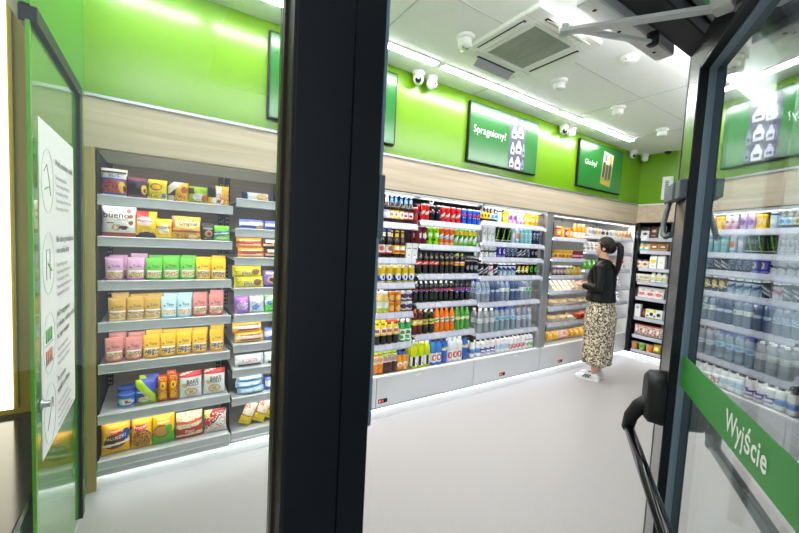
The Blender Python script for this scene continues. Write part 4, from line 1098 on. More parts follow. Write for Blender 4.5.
# narrow snack rack
RACK2 = 'narrow snack rack'
NZ = [1.760, 1.563, 1.370, 1.162, .980, .774, .602, .403, .160]
NN = ['top shelf', 'second shelf', 'third shelf', 'fourth shelf', 'fifth shelf', 'sixth shelf', 'seventh shelf', 'eighth shelf', 'bottom deck']
NS = [
    [('bar_bluewhite', .56, 0), ('bar_bluewhite', .77, 0)],
    [('biscuit_blue', .53, .05), ('biscuit_blue', .70, -.04), ('biscuit_blue', .86, 0)],
    [('bars_orange', .53, 0), ('bar_darkwhite', .69, 0), ('bar_darkwhite', .83, 0)],
    [('biscuit_yellow', .52, 0), ('wafer_violet', .69, -.04), ('wafer_violet', .84, 0)],
    [('puff_purple', .475, .05), ('puff_white', .575, 0), ('puff_green', .68, -.04), ('puff_green', .79, .05)],
    [('bars_yellow', .53, 0), ('wafer_blue', .70, 0), ('wafer_blue', .84, 0)],
    [('wafer_silver', .535, 0), ('wafer_silver', .735, 0)],
    [('flat_paleblue', .55, 0), ('wafer_blue', .715, .05), ('wafer_blue', .85, 0)],
]
for i, row in enumerate(NS):
    for key, x, rz in row:
        stack = key in ('bars_orange', 'biscuit_yellow', 'bars_yellow', 'flat_paleblue', 'bar_darkwhite')
        put(key, (x, 2.71, NZ[i]), rz, f'{NN[i]} of {RACK2}', extra='lower in its stack' if stack else '')
        if stack:
            hh = {'bars_orange': .062, 'biscuit_yellow': .067, 'bars_yellow': .063, 'flat_paleblue': .036, 'bar_darkwhite': .063}[key]
            put(key, (x - .012, 2.725, NZ[i] + hh + .006), rz + .02, f'{NN[i]} of {RACK2}', extra='upper in its stack' if key != 'flat_paleblue' else 'middle of its stack')
            if key == 'flat_paleblue':
                put(key, (x - .005, 2.735, NZ[i] + 2 * hh + .012), rz - .02, f'{NN[i]} of {RACK2}', extra='topmost of its stack')
for j, (x, rz) in enumerate(((.505, .12), (.60, .1), (.69, .14), (.78, .1))):
    put('crisps_pink', (x, 2.705, NZ[8] + .019), 0, f'{NN[8]} of {RACK2}', tilt=(0, .42))
label_all()

# ------------------------------------------------------------------ fittings: snack racks
def rack(name, label, x0, x1, shelves, wire=False):
    t = tag(empty(name, (x0, YW, 0)), label, 'shelving rack', 'steel snack racks')
    P = lambda b, n, m, par=None: b.build(n, m, par or t, loc=None)
    yb = 3.14
    ox, oy = x0, YW
    def bx(b, a0, a1, b0, b1, c0, c1, bev=0): return b.box(a0 - ox, a1 - ox, b0 - oy, b1 - oy, c0, c1, bev)
    P(bx(B(), x0 + .002, x1 - .002, yb, yb + .02, .02, 1.955), 'back_panel', M_back)
    bx(B(), x0 + .03, x1 - .03, YW + .056, YW + .072, 1.984, 1.990).build('added_case_light', M_addedshelfled, t)  # added strip hidden behind the fascia to brighten the backboard
    for x in (x0 + .004, x1 - .034):
        u = B()
        bx(u, x, x + .03, yb - .03, yb, .02, 1.95)
        for k in range(60):
            zz = .12 + k * .03
            u.col = lin('c8c8c8')
        P(u, 'upright', M_dark)
        s = B()
        for k in range(58):
            zz = .12 + k * .031
            bx(s, x + .006, x + .011, yb - .0315, yb - .029, zz, zz + .013)
            bx(s, x + .019, x + .024, yb - .0315, yb - .029, zz, zz + .013)
        P(s, 'slots', M_fridgein)
    for z, y0, r in shelves:
        s = B()
        bx(s, x0 + .012, x1 - .012, y0 + .012, yb, z - .022, z - .002)
        so = P(s, 'shelf', M_steel)
        r_ = B()
        bx(r_, x0 + .006, x1 - .006, y0 - .004, y0 + .012, z - .052, z + .006, .003)
        bx(r_, x0 + .006, x1 - .006, y0 - .007, y0 + .001, z - .050, z - .044, .001)
        bx(r_, x0 + .006, x1 - .006, y0 - .007, y0 + .001, z - .004, z + .004, .001)
        r_.build('price_rail', M_steel, so)
        bx(B(), x0 + .02, x1 - .02, y0 + .02, y0 + .032, z - .030, z - .0225).build('added_shelf_light', M_addedshelfled, so)  # added strip under the shelf that brightens the packs below
        for xx in (x0 + .012, x1 - .022):
            k = B()
            k.prism([(y0 + .03 - oy, z - .03), (yb - oy, z - .09), (yb - oy, z - .02), (y0 + .03 - oy, z - .022)], xx - ox, xx + .01 - ox, axis='x')
            k.build('bracket', M_dark, so)
    return t


rk = rack('snack_rack', 'wide steel snack rack beside the oak stile', -.302, .402, [(z, y, 0) for z, y in zip(SZ, [YW, YW, YW, YW, YW, 2.605, 2.59])])
B().box(0, .703, -.04, .5, .098, .150, .004).build('base_deck', M_steel, rk)
B().box(.0, .004, .01, .5, .1, 1.955).build('side_panel', M_dark, rk)
rk2 = rack('snack_rack', 'narrow steel snack rack between wide rack and drinks fridge', .408, .93, [(z, YW, 0) for z in NZ])
B().box(0, .52, -.02, .5, .098, .118, .004).build('base_deck', M_steel, rk2)
B().box(.51, .522, .01, .5, .1, 1.955).build('side_panel', M_grey, rk2)
d = B()
d.prism([(.02, .16), (.40, .16), (.40, .60), (.26, .62), (.12, .52)], -.006, -.002, axis='x')
d.build('divider_plate', M_dark, rk2)

# under-fitting light line that washes the plinth and floor
for nm, lab, pts in (('plinth_light', 'white light strip under the snack racks', (-.30, .925, YW - .012, YW + .004)),
                     ('plinth_light', 'white light strip under the drinks and food fridges', (.96, 5.76, YW - .006, YW + .006))):
    t = tag(empty(nm, (pts[0], pts[2], .09)), lab, 'light strip', 'light strips along the plinth')
    B().box(0, pts[1] - pts[0], 0, pts[3] - pts[2], 0, .004).build('diffuser', M_plinthled, t)
    B().box(0, pts[1] - pts[0], -.002, pts[3] - pts[2] + .002, .004, .008).build('channel', M_alu, t)
t = tag(empty('plinth_light', (5.778, .95, .09)), 'white light strip under the end wall rack', 'light strip', 'light strips along the plinth')
B().box(0, .014, 0, 1.66, 0, .004).build('diffuser', M_plinthled, t)
B().box(-.002, .016, 0, 1.66, .004, .008).build('channel', M_alu, t)


# ------------------------------------------------------------------ fittings: fridges
def fridge(label, x0, x1, bays, inside, ends, panel_seams, display_x, grips, dark):
    t = tag(empty('open_fridge', (x0, YW, 0)), label, 'fridge', 'open wall fridges')
    yb = 3.2
    def bx(b, a0, a1, b0, b1, c0, c1, bev=0): return b.box(a0 - x0, a1 - x0, b0 - YW, b1 - YW, c0, c1, bev)
    bx(B(), x0 + .01, x1 - .01, yb - .03, yb, .36, 1.955).build('back_wall', inside, t)
    bx(B(), x0 + .01, x1 - .01, YW + .02, yb, 1.948, 1.960).build('canopy', inside, t)
    bx(B(), x0 + .01, x1 - .01, YW + .03, yb - .03, .34, .372).build('deck', M_steel, t)
    ends_ = [x0] + list(panel_seams) + [x1]
    for a, c in zip(ends_, ends_[1:]):
        p = bx(B(), a + .002, c - .002, YW, YW + .03, .098, .362, .004).build('base_panel', M_grey, t)
    bx(B(), x0, x1, YW + .03, yb, .098, .34).build('base_body', M_dark, t)
    bx(B(), x0 + .004, x1 - .004, YW - .004, YW + .034, .356, .374, .003).build('deck_lip', M_white, t)
    for (a, c, w) in ends:
        bx(B(), a, c, YW - .004, YW + (.05 if w == 'post' else .55), .374 if w == 'post' else .098, 1.957, .002).build('post' if w == 'post' else 'end_panel', M_alu if w == 'post' else M_grey, t)
    for (a, c, zs) in bays:
        for z in zs:
            s = bx(B(), a, c, YW + .022, yb - .03, z - .020, z - .001).build('shelf', M_steel if not dark else M_grey, t)
            r = B()
            r.prism([(.000, z - .046), (.006, z - .046), (.022, z + .002), (.014, z + .004)], a - x0, c - x0, axis='x')
            r.build('price_rail', M_rail, s)
            bx(B(), a, c, YW - .003, YW + .004, z - .050, z - .045).build('rail_edge', M_alu, s)
            bx(B(), a + .03, c - .03, YW + .05, YW + .062, z - .027, z - .0215).build('added_shelf_light', M_addedshelfled, s)  # added under-shelf strip to lift the light on the stock
        bx(B(), a - .004, a + .006, yb - .06, yb - .03, .372, 1.92).build('upright', M_dark, t)
        bx(B(), a + .03, c - .03, YW + .022, YW + .040, 1.942, 1.947).build('added_case_light', M_addedcaseled, t)  # added strip, hidden by the blind bar, that lights the bay
    for xd in display_x:
        dd = bx(B(), xd - .045, xd + .045, YW - .003, YW + .002, .135, .172, .002).build('display', M_black, t)
        bx(B(), xd - .02, xd + .004, YW - .0045, YW - .003, .147, .162).build('digits', M_redled, dd)
        bx(B(), xd - .038, xd - .026, YW - .0045, YW - .003, .145, .163).build('badge', M_white, dd)
    for xg in grips:
        bx(B(), xg - .035, xg + .035, YW - .008, YW + .002, .322, .332, .003).build('grip', M_white, t)
    return t


Z1 = [r[2] for r in ROWS if r[0] == 'entrance-side drinks bay' and r[1] != 'bottom deck']
Z2 = [r[2] for r in ROWS if r[0] == 'middle drinks bay' and r[1] != 'bottom deck']
Z3 = [r[2] for r in ROWS if r[0] == 'water bay' and r[1] != 'bottom deck']
Z4 = [r[2] for r in ROWS if r[0] == 'ready-food bay' and r[1] != 'bottom deck']
Z5 = [r[2] for r in ROWS if r[0] == 'corner food bay' and r[1] != 'bottom deck']
fA = fridge('open drinks fridge of cola, beer and sports drinks by the entrance', .95, 2.692, [(.99, 1.900, Z1), (1.935, 2.680, Z2)], M_fridgedark,
            [(.95, .975, 'end')], [1.55], [1.62], [1.985], True)
fB = fridge('open drinks fridge of water and small cans in the middle', 2.694, 3.765, [(2.705, 3.690, Z3)], M_fridgedark, [(3.705, 3.765, 'post')], [], [3.126], [3.321], True)
fC = fridge('open food fridge behind the person, in the corner', 3.769, 5.775, [(3.87, 4.565, Z4), (4.575, 5.755, Z5)], M_fridgein, [(3.769, 3.826, 'post'), (5.758, 5.775, 'end')], [], [4.181], [], False)
# rolled night blinds hanging at the top of the fridges
for i, (a, c, hooks, lab) in enumerate(((.98, 2.68, (2.03,), 'white night blind bar over the cola and beer shelves'), (2.705, 3.70, (3.45,), 'white night blind bar over the water shelves'),
                                        (3.84, 5.74, (3.99, 4.75), 'grey night blind bar over the food shelves'))):
    t = tag(empty('night_blind', (a, YW, 1.945)), lab, 'night blind', 'rolled night blinds on the fridges')
    B().box(0, c - a, .002, .018, -.012, .010, .003).build('bar', M_white if i < 2 else M_alu, t)
    B().tube([(0, .062, -.016), (c - a, .062, -.016)], .011, 10).build('roll', M_greyplastic, t)
    for hx in hooks:
        b = B()
        if i < 2:
            n = 14
            b.tube([(hx - a + .022 * math.cos(k / n * 2 * PI), .0, -.036 + .022 * math.sin(k / n * 2 * PI)) for k in range(n + 1)], .005, 6, cap=False)
            b.build('pull_ring', M_white, t)
        else:
            b.tube([(hx - a, .01, -.01), (hx - a, .008, -.06), (hx - a + .012, .0, -.075), (hx - a + .02, .0, -.06)], .004, 6)
            b.build('hook', M_dark, t)

# end wall rack
t = tag(empty('end_wall_rack', (XE, 2.60, 0)), 'black shelving rack of dry food on the end wall', 'shelving rack')
B().box(.42, .45, -1.7, -.01, .1, 1.985).build('back_panel', M_dark, t)
for y in (-.022, -1.7):
    B().box(.0, .45, y, y + .02, .1, 1.985).build('side_panel', M_black, t)
B().box(.0, .45, -1.68, -.022, 1.975, 1.99).build('top_panel', M_black, t)
B().box(.03, .45, -1.68, -.022, .098, .13).build('base_deck', M_dark, t)
for r in END_ROWS:
    z = r[1]
    s = B().box(.02, .42, -1.68, -.024, z - .018, z - .001).build('shelf', M_dark, t)
    B().box(.002, .02, -1.68, -.05, z - .046, z + .002, .003).build('price_rail', M_rail, s)

# ------------------------------------------------------------------ screens
def screen(x0, x1, z0, z1, label, word, pic):
    y = YW - .035
    t = tag(empty('wall_screen', (x0, y, z0)), label, 'screen', 'advertising screens on the green wall')
    w, h = x1 - x0, z1 - z0
    B().box(0, w, 0, .033, 0, h, .003).build('casing', M_black, t)
    m = screen_mat
    B().box(.012, w - .012, -.0015, .002, .012, h - .012).build('display', m, t)
    if word:
        b = B()
        b.text(word,   .100 if len(word) > 8 else .088, (.055 if len(word) > 8 else .12, -.0025, h * .50), (1, 0, 0), (0, 0, 1), 'e6f2e8', squeeze=.95, bold=0.0)
        b.build('lettering', M_screenprint, t)
    if pic == 'bottles':
        b = B()
        y_ = -.0022
        b.c('4a4c5c').quad([(.55, y_, .014), (.79, y_, .014), (.79, y_, h - .03), (.55, y_, h - .03)])
        for k, (cx, z0, wd, hg) in enumerate(((.605, .03, .035, .10), (.70, .02, .045, .13), (.775, .03, .022, .10), (.61, .16, .03, .12), (.70, .18, .045, .13), (.775, .16, .022, .13), (.62, .32, .04, .12), (.715, .34, .05, .11), (.62, .455, .035, .07), (.73, .47, .05, .05))):
            b.c(('c9cbe0', 'e2e3f0', '8f93b0')[k % 3])
            b.face([b.v((cx + wd * px, y_ - .0006, z0 + hg * pz)) for px, pz in ((-.9, 0), (.9, 0), (1, .5), (.5, .8), (.3, 1), (-.3, 1), (-.5, .8), (-1, .5))])
            b.c('2a2c3a').quad([(cx - wd * .5, y_ - .0012, z0 + hg * .2), (cx + wd * .5, y_ - .0012, z0 + hg * .2), (cx + wd * .5, y_ - .0012, z0 + hg * .42), (cx - wd * .5, y_ - .0012, z0 + hg * .42)])
        b.build('picture', M_screenprint, t)
    if pic == 'pack':
        b = B()
        M = Matrix.Translation((.63, -.003, h * .5)) @ Matrix.Rotation(rad(6), 4, 'Y')
        b.c('9a9466').box(-.12, .12, -.001, .001, -.21, .21, M=M)
        b.c('e0ddd0').box(-.11, .11, -.002, .0, .06, .20, M=M)
        b.c('3c4030').box(-.10, -.05, -.0025, .0, -.12, .08, M=M)
        b.c('40442f').box(-.03, .02, -.0025, .0, -.14, .06, M=M)
        b.c('3a3e2c').box(.04, .09, -.0025, .0, -.12, .08, M=M)
        b.c('b49a2c').box(-.11, .11, -.0022, .0, -.20, -.15, M=M)
        b.c('6b7484').box(-.08, -.03, -.003, .0, .09, .17, M=M)
        b.c('c8b03a').box(.02, .09, -.003, .0, .08, .18, M=M)
        b.build('picture', M_screenprint, t)
    return t


def make_screen_mat():
    m, nt, bs = new_mat('green_screen_image')
    N, L = nt.nodes, nt.links
    tc = N.new('ShaderNodeTexCoord')
    nz = N.new('ShaderNodeTexNoise'); nz.inputs['Scale'].default_value = 1.5
    rp = N.new('ShaderNodeValToRGB')
    rp.color_ramp.elements[0].color = lin('135a1c'); rp.color_ramp.elements[1].color = lin('2c7c35')
    L.new(tc.outputs['Object'], nz.inputs['Vector']); L.new(nz.outputs['Fac'], rp.inputs['Fac'])
    L.new(rp.outputs['Color'], bs.inputs['Base Color']); L.new(rp.outputs['Color'], bs.inputs['Emission Color'])
    bs.inputs['Emission Strength'].default_value = .07
    bs.inputs['Roughness'].default_value = .22
    bs.inputs['Specular IOR Level'].default_value = .8
    return m


screen_mat = make_screen_mat()
screen(.590, 1.592, 2.312, 2.877, 'plain green wall screen, nearest the entrance, half hidden by the door post', None, None)
screen(2.392, 3.395, 2.322, 2.875, 'green wall screen reading Spragniony with bottle picture', 'Spragniony?', 'bottles')
screen(4.180, 5.186, 2.314, 2.880, 'green wall screen reading Głodny with snack picture', 'Głodny?', 'pack')

# ------------------------------------------------------------------ ceiling: lamps, air conditioner, sensors, cameras
for i, (x0, x1, y, lab) in enumerate(((.27, 1.805, 1.03, 'added ceiling light strip of the second row, nearest the entrance'), (-.325, .225, 1.03, 'added short ceiling light strip of the second row, in the entrance corner'), (-.325, .225, 2.365, 'short ceiling light strip over the wide snack rack'), (.27, 1.805, 2.365, 'long ceiling light strip passing behind the black door post'), (1.850, 3.330, 2.365, 'long ceiling light strip above the Spragniony screen'), (3.385, 4.895, 2.365, 'long ceiling light strip farthest along the green wall'),  # first two strips added to brighten the snack racks
                                     (1.85, 3.33, 1.03, 'ceiling light strip of the second row, behind the door header'), (3.385, 4.895, 1.03, 'ceiling light strip of the second row, seen through door glass'))):
    t = tag(empty('ceiling_light', (x0, y, ZC)), lab, 'ceiling light', 'linear ceiling lights')
    if y > 2:
        B().box(0, x1 - x0, -.034, .034, -.012, -.001).build('housing', M_whiteplastic, t)
        B().box(.012, x1 - x0 - .012, -.031, .031, -.0160, -.0122).build('diffuser', M_led, t)
    else:       # row dropped on added rods, glowing all round to brighten the ceiling
        B().box(.0, x1 - x0, -.030, .030, -.105, -.065, .006).build('diffuser', M_led_hung, t)
        for xx in (.2, x1 - x0 - .2):
            B().box(xx - .006, xx + .006, -.006, .006, -.066, -.001).build('added_rod', M_whiteplastic, t)

t = tag(empty('air_conditioner', (2.13, 1.77, ZC)), 'square ceiling air conditioner with slatted grille and open flaps', 'air conditioner')
b = B()
for (a, c, e, f) in ((-.33, .33, -.34, -.235), (-.33, .33, .235, .33), (-.33, -.225, -.235, .235), (.225, .33, -.235, .235)):
    b.box(a, c, e, f, -.030, -.001, .006)
b.build('panel', M_whiteplastic, t)
g = B()
for k in range(30):
    yy = -.195 + k * .39 / 30
    g.box(-.185, .185, yy, yy + .0075, -.030, -.024)
for xx in (-.19, -.065, .06, .185):
    g.box(xx, xx + .005, -.20, .20, -.032, -.022)
g.build('grille', M_slat, t)
B().box(-.225, .225, -.235, .235, -.016, -.001).build('grille_backing', M_slatback, t)
fr = B()
for (a, c, e, f) in ((-.225, .225, -.235, -.200), (-.225, .225, .200, .235), (-.225, -.190, -.2, .2), (.190, .225, -.2, .2)):
    fr.box(a, c, e, f, -.033, -.016, .003)
fr.build('grille_frame', M_whiteplastic, t)
for (dx, dy, rz) in ((0, .285, 0), (.28, 0, -PI / 2), (0, -.285, PI), (-.28, 0, PI / 2)):
    B().box(-.20, .20, -.012, .012, -.0315, -.029).build('air_slot', M_black, t, loc=(dx, dy, 0), rot=(0, 0, rz))
    M = Matrix.Rotation(rad(-35), 4, 'X')
    fl_ = B().box(-.19, .19, 0.0, .065, -.004, .0, .001, M=M)
    fl_.build('air_flap', M_whiteplastic if rz else M_alu, t, loc=(dx, dy, -.034), rot=(0, 0, rz))

for i, (x, y) in enumerate(((1.717, 1.955), (2.767, 1.95), (3.697, 1.94), (4.702, 1.96))):
    lab = ('white ceiling sensor camera left of the air conditioner', 'white ceiling sensor camera right of the air conditioner', 'white ceiling sensor camera over the middle of the aisle', 'white ceiling sensor camera farthest down the aisle')[i]
    t = tag(empty('ceiling_camera', (x, y, ZC)), lab, 'camera', 'ceiling sensor cameras in a row')
    B().lathe([(.062, -.002), (.062, -.02), (.055, -.026), (.0, -.026)], 24).build('base', M_whiteplastic, t)
    B().lathe([(.046, -.026), (.047, -.07), (.040, -.078), (0, -.078)], 20).build('body', M_whiteplastic, t)
    b = B().c('7cc81c')
    for k in (-1, 1):
        b.lathe([(.010, -.0786), (.0, -.080)], 8, M=Matrix.Translation((k * .018, 0, 0)))
    b.build('indicator', M_cap, t)
t = tag(empty('smoke_detector', (2.82, 1.43, ZC)), 'round white smoke detector right of the air conditioner', 'smoke detector')
B().lathe([(.062, -.001), (.062, -.012), (.052, -.016), (.050, -.030), (.040, -.040), (0, -.042)], 26).build('housing', M_whiteplastic, t)
b = B()
for k in range(8):
    a = k / 8 * 2 * PI
    b.box(.036, .0505, -.006, .006, -.028, -.018, M=Matrix.Rotation(a, 4, 'Z'))
b.build('vent_slots', M_greyplastic, t)
t = tag(empty('smoke_detector', (.95, 2.06, ZC)), 'round white smoke detector beside the black door post', 'smoke detector')
B().lathe([(.062, -.001), (.062, -.014), (.05, -.034), (0, -.036)], 26).build('housing', M_whiteplastic, t)

for i, (x, y, z, lab) in enumerate(((1.775, 2.575, 2.905, 'white wall camera, left of the pair before the Spragniony screen'), (1.912, 2.575, 2.905, 'white wall camera, right of the pair before the Spragniony screen'),
                                    (3.80, 2.575, 2.905, 'white wall camera, left of the pair between the lettered screens'), (3.945, 2.575, 2.905, 'white wall camera, right of the pair between the lettered screens'),
                                    (5.40, 2.575, 2.905, 'white wall camera after the Głodny screen'), (5.70, 2.565, 2.90, 'white wall camera in the far corner'))):
    t = tag(empty('dome_camera', (x, y, ZC)), lab, 'camera', 'white wall cameras')
    B().lathe([(.05, -.001), (.05, -.03), (.044, -.036), (0, -.036)], 20).build('base', M_whiteplastic, t)
    B().ell(0, 0, -.062, .045, .045, .045, 18, 12).build('ball', M_whiteplastic, t)
    b = B()
    L_ = Matrix.Translation((0, 0, -.062)) @ Matrix.Rotation(rad(-35 if i % 2 == 0 else 15), 4, 'Z') @ Matrix.Rotation(rad(115), 4, 'X')
    b.lathe([(.026, .036), (.024, .045), (0, .046)], 14, M=L_)
    b.build('lens', M_lens if i % 2 == 0 else M_whiteplastic, t)
    b = B()
    b.lathe([(.010, .0462), (0, .048)], 10, M=L_ @ Matrix.Translation((0, .010, 0)))
    b.build('lens_ring', M_white if i % 2 == 0 else M_lens, t)
t = tag(empty('dome_camera', (5.70, 2.28, ZC)), 'small black dome camera on the ceiling by the end wall', 'camera')
B().lathe([(.05, -.001), (.05, -.016), (0, -.018)], 20).build('base', M_whiteplastic, t)
B().ell(0, 0, -.018, .042, .042, .034, 18, 10).build('dome', M_lens, t)
t = tag(empty('control_box', (XE, 2.30, 2.29)), 'white control box on the green end wall', 'control box')
B().box(-.035, 0, -.085, .035, 0, .31, .004).build('casing', M_whiteplastic, t)
B().box(-.037, -.034, -.05, .0, .05, .26, .002).build('terminal_strip', M_fridgein, t)
b = B()
for k in range(7):
    b.box(-.039, -.036, -.04, -.012, .06 + k * .027, .074 + k * .027)
b.build('terminals', M_greyplastic, t)

# ------------------------------------------------------------------ entrance: side door, poster, niche
t = tag(empty('door_2', (-.345, 1.668, 0)), kind='structure')
B().box(-.014, -.004, .0, .79, .01, 2.16).build('panel', M_glossgreen, t)
B().box(-.034, .012, .0, .79, 2.165, 2.215, .002).build('top_frame', M_black, t)
B().box(-.034, .012, .735, .79, .0, 2.165, .002).build('side_frame', M_black, t)
B().box(-.014, -.004, -.016, -.001, .0, 2.165).build('edge_strip', M_edgegreen, t)
h = B()
h.lathe([(.020, 0), (.020, .006), (.012, .008), (.012, .026), (0, .027)], 14, M=Matrix.Rotation(PI / 2, 4, 'Y'))
h.build('handle', M_alu, t, loc=(-.0035, .045, .90))
struct('wall_side', B().box(-.41, -.35, 2.462, 3.25, 0, ZC).box(-.41, -.35, 1.66, 2.462, 2.217, ZC), M_shadedgreen)
struct('wall_side_niche', B().box(-1.6, -.42, 2.44, 2.50, .5, ZC), M_gold)
struct('wall_side_niche_end', B().box(-1.66, -1.6, .3, 2.5, 0, ZC), M_gold)
t = tag(empty('light_column', (-.615, 2.425, .64)), 'vertical white light strip on the gold wall', 'light strip')
B().box(-.055, .045, -.006, .014, 0, 2.2).build('channel', M_gold, t)
B().box(-.05, .028, -.0085, -.0062, .0, 2.2).build('diffuser', M_strip, t)
t = tag(empty('stone_bench', (-.95, 1.5, 0)), 'polished black granite ledge below the gold wall', 'ledge')
B().box(-.6, .585, -.9, .935, .575, .610, .003).build('slab', M_granite, t)
B().box(-.6, .555, -.9, .935, .0, .575).build('front', M_white, t)

t = tag(empty('instruction_poster', (-.3485, 1.728, .686)), 'tall white instruction poster on the green side door', 'poster')
b = B().c('f4f5f5').box(0, .0015, 0, .585, 0, 1.205)
b.build('sheet', M_paper, t)
b = B()
x = .0021
def ring(cy, cz, ry, rz, col):
    n = 28
    b.c(col).tube([(x, cy + ry * math.cos(k / n * 2 * PI), cz + rz * math.sin(k / n * 2 * PI)) for k in range(n + 1)], .0006, 4, cap=False)
def line(p, q, col, r=.0009):
    b.c(col).tube([(x, *p), (x, *q)], r, 4)
def txt(s, size, y, z, col): b.text(s, size, (x, y, z), (0, 1, 0), (0, 0, 1), col)
def icon(s): b.build(s, M_paper, t)
for k, (cz, lines) in enumerate(((1.00, ('Weź produkty z półki',)), (.70, ('Nie skanuj produktów', 'i nie szukaj kasy')), (.40, ('Jeśli rezygnujesz', 'z zakupu, odłóż produkt', 'na jego miejsce')), (.13, ('Po prostu', 'wyjdź ze sklepu')))):
    ring(.11, cz, .085, .115, 'a9c4a9')
    if k == 0:
        line((.06, cz + .03), (.10, cz + .06), '3a3f3a'); line((.10, cz + .06), (.13, cz + .01), '3a3f3a'); line((.13, cz + .01), (.15, cz - .05), '3a3f3a'); line((.07, cz - .03), (.12, cz - .02), '6ab04a', .003)
    elif k == 1:
        line((.08, cz - .06), (.08, cz + .05), '3a3f3a'); line((.08, cz + .05), (.13, cz + .05), '3a3f3a'); line((.13, cz + .05), (.13, cz - .06), '3a3f3a'); line((.10, cz), (.15, cz - .03), '6ab04a', .003)
    elif k == 2:
        for q in range(4): line((.06 + q * .025, cz + .01), (.06 + q * .025, cz + .06), '5aa84a', .003)
        line((.05, cz), (.17, cz), '3a3f3a')
        for q in range(4): line((.06 + q * .025, cz - .07), (.06 + q * .025, cz - .02), 'd07a50', .003)
        line((.05, cz - .075), (.17, cz - .075), '3a3f3a')
    else:
        line((.07, cz - .05), (.15, cz + .05), '3a3f3a'); line((.15, cz + .05), (.12, cz + .05), '3a3f3a'); line((.15, cz + .05), (.15, cz + .01), '3a3f3a')
    for q, s in enumerate(lines):
        txt(s, .036, .23, cz + .075 - q * .045, '33473a')
    z0 = cz + .075 - len(lines) * .045 - .008
    for q in range(5 if k != 2 else 3):
        txt('Twoje zakupy policzymy same'[:20 + (q * 5) % 8], .023, .23, z0 - q * .030, '8e9496')
b.build('print', M_paper, t)

# ------------------------------------------------------------------ facade: post, header, jamb, window left of the post
t = tag(empty('door_frame', (0, .56, 0)), kind='structure')
b = B()
b.box(.1657, .316, 0, .070, -.02, 2.75, .002)
b.build('post', M_black, t)
B().box(.1625, .1655, .004, .068, -.02, 2.75).build('post_gasket', M_brownseal, t)
B().box(.1585, .1624, .040, .066, -.02, 2.75).build('glass_bead', M_brownseal, t)
B().box(.2585, .2605, -.0012, .001, -.02, 2.75).build('post_joint', M_blackgloss, t)
B().box(.3165, .322, .002, .06, 1.195, 2.75).build('post_stop', M_seal, t)
B().box(.3165, .3275, -.002, .022, 1.535, 1.645, .002).build('strike_plate', M_greyplastic, t)
B().box(.316, 1.75, -.075, .005, 2.205, 2.275, .003).build('header', M_black, t)
B().box(.316, 1.75, -.085, -.0755, 2.245, 2.275, .002).build('header_edge', M_blackgloss, t)
B().box(1.527, 1.60, -.06, .013, -.02, 2.275, .003).build('jamb', M_black, t)
B().box(.184, 7.0, .0, .05, 2.70, 2.95).build('facade_beam', M_black, t)
tp = B().box(.316, 1.75, -.05, -.03, 2.275, 2.70).build('transom_reflection', M_doorgreen, t)  # green reflection in the transom glass painted as a solid panel
for zz in (2.36, 2.47, 2.6):
    B().box(.316, 1.75, -.056, -.0505, zz, zz + .006).build('transom_line', M_white, tp)
t = tag(empty('window_1', (0, .60, 0)), kind='structure')
B().box(-1.5, .158, .012, .020, .02, 2.70).build('glass', M_glass, t)
t = tag(empty('window_2', (1.6, .585, 0)), kind='structure')
B().box(0, 4.7, .012, .020, .02, 2.70).build('glass', M_glass, t)
for xx in (1.2, 2.6, 4.0):
    B().box(xx, xx + .06, -.02, .05, 0, 2.70).build('mullion', M_black, t)

# ------------------------------------------------------------------ open exit door on the right
JX, JY, TH = 1.5, .56, rad(58.5)
u = Vector((-math.sin(TH), -math.cos(TH), 0))
n = Vector((-math.cos(TH), math.sin(TH), 0))
MD = Matrix(((u.x, n.x, 0, JX), (u.y, n.y, 0, JY), (u.z, n.z, 1, 0), (0, 0, 0, 1)))
door = bpy.data.objects.new('door_1', None)
COL.objects.link(door)
door.matrix_world = MD
tag(door, kind='structure')
U1 = 1.22
st = B().box(.0, .128, -.07, -.0008, .02, 2.205, .002).build('stile', M_black, door)
B().box(.014, .126, -.0008, .0, .03, 2.204).build('stile_face', M_satin, st)
B().box(.128, .1335, -.062, -.0245, .06, 2.1075, .001).build('stile_bead', M_seal, door)
B().box(.1282, .1315, -.024, -.002, .06, 2.1075, .001).build('stile_rebate', M_black, door)
B().box(U1 - .13, U1, -.07, 0, .02, 2.205, .002).build('stile', M_blackgloss, door)
rl = B().box(.128, U1 - .13, -.07, -.0008, 2.108, 2.205, .002).build('rail', M_black, door)
B().box(.126, U1 - .13, -.0008, 0, 2.12, 2.204).build('rail_face', M_satin, rl)
B().box(.1335, U1 - .13, -.062, -.0245, 2.101, 2.108).build('rail_bead', M_seal, door)
B().box(.128, U1 - .13, -.07, 0, .02, .06, .002).build('rail', M_blackgloss, door)
gl = B().box(.128, U1 - .13, -.044, -.034, .06, 2.105).build('glass', M_glassdoor, door)
bd = B().box(.134, U1 - .132, -.0335, -.0320, 1.117, 1.216).build('green_band', M_doorgreen, door)
b = B()
b.text('Wyjście', .066, (.515, -.0310, 1.147), (1, 0, 0), (0, 0, 1), 'f3f6f0', squeeze=.86, bold=.020)
b.build('lettering', M_paper, bd)
pb = B()
pb.tube([(.05, .085, .912), (.35, .080, .911), (1.0, .066, .909)], .0165, 14)
pb = pb.build('push_bar', M_blackgloss, door)
b = B()
prof = []
for k in range(9):
    a = PI * k / 8
    prof.append((.078 + .060 * math.cos(a), 1.095 + .045 * math.sin(a)))
for k in range(9):
    a = PI + PI * k / 8
    prof.append((.078 + .060 * math.cos(a), 1.0 + .045 * math.sin(a)))
A_ = [b.v((p[0], .001, p[1])) for p in prof]
C_ = [b.v((.078 + (p[0] - .078) * .94, .040, 1.05 + (p[1] - 1.05) * .95)) for p in prof]
E_ = [b.v((.078 + (p[0] - .078) * .7, .052, 1.05 + (p[1] - 1.05) * .8)) for p in prof]
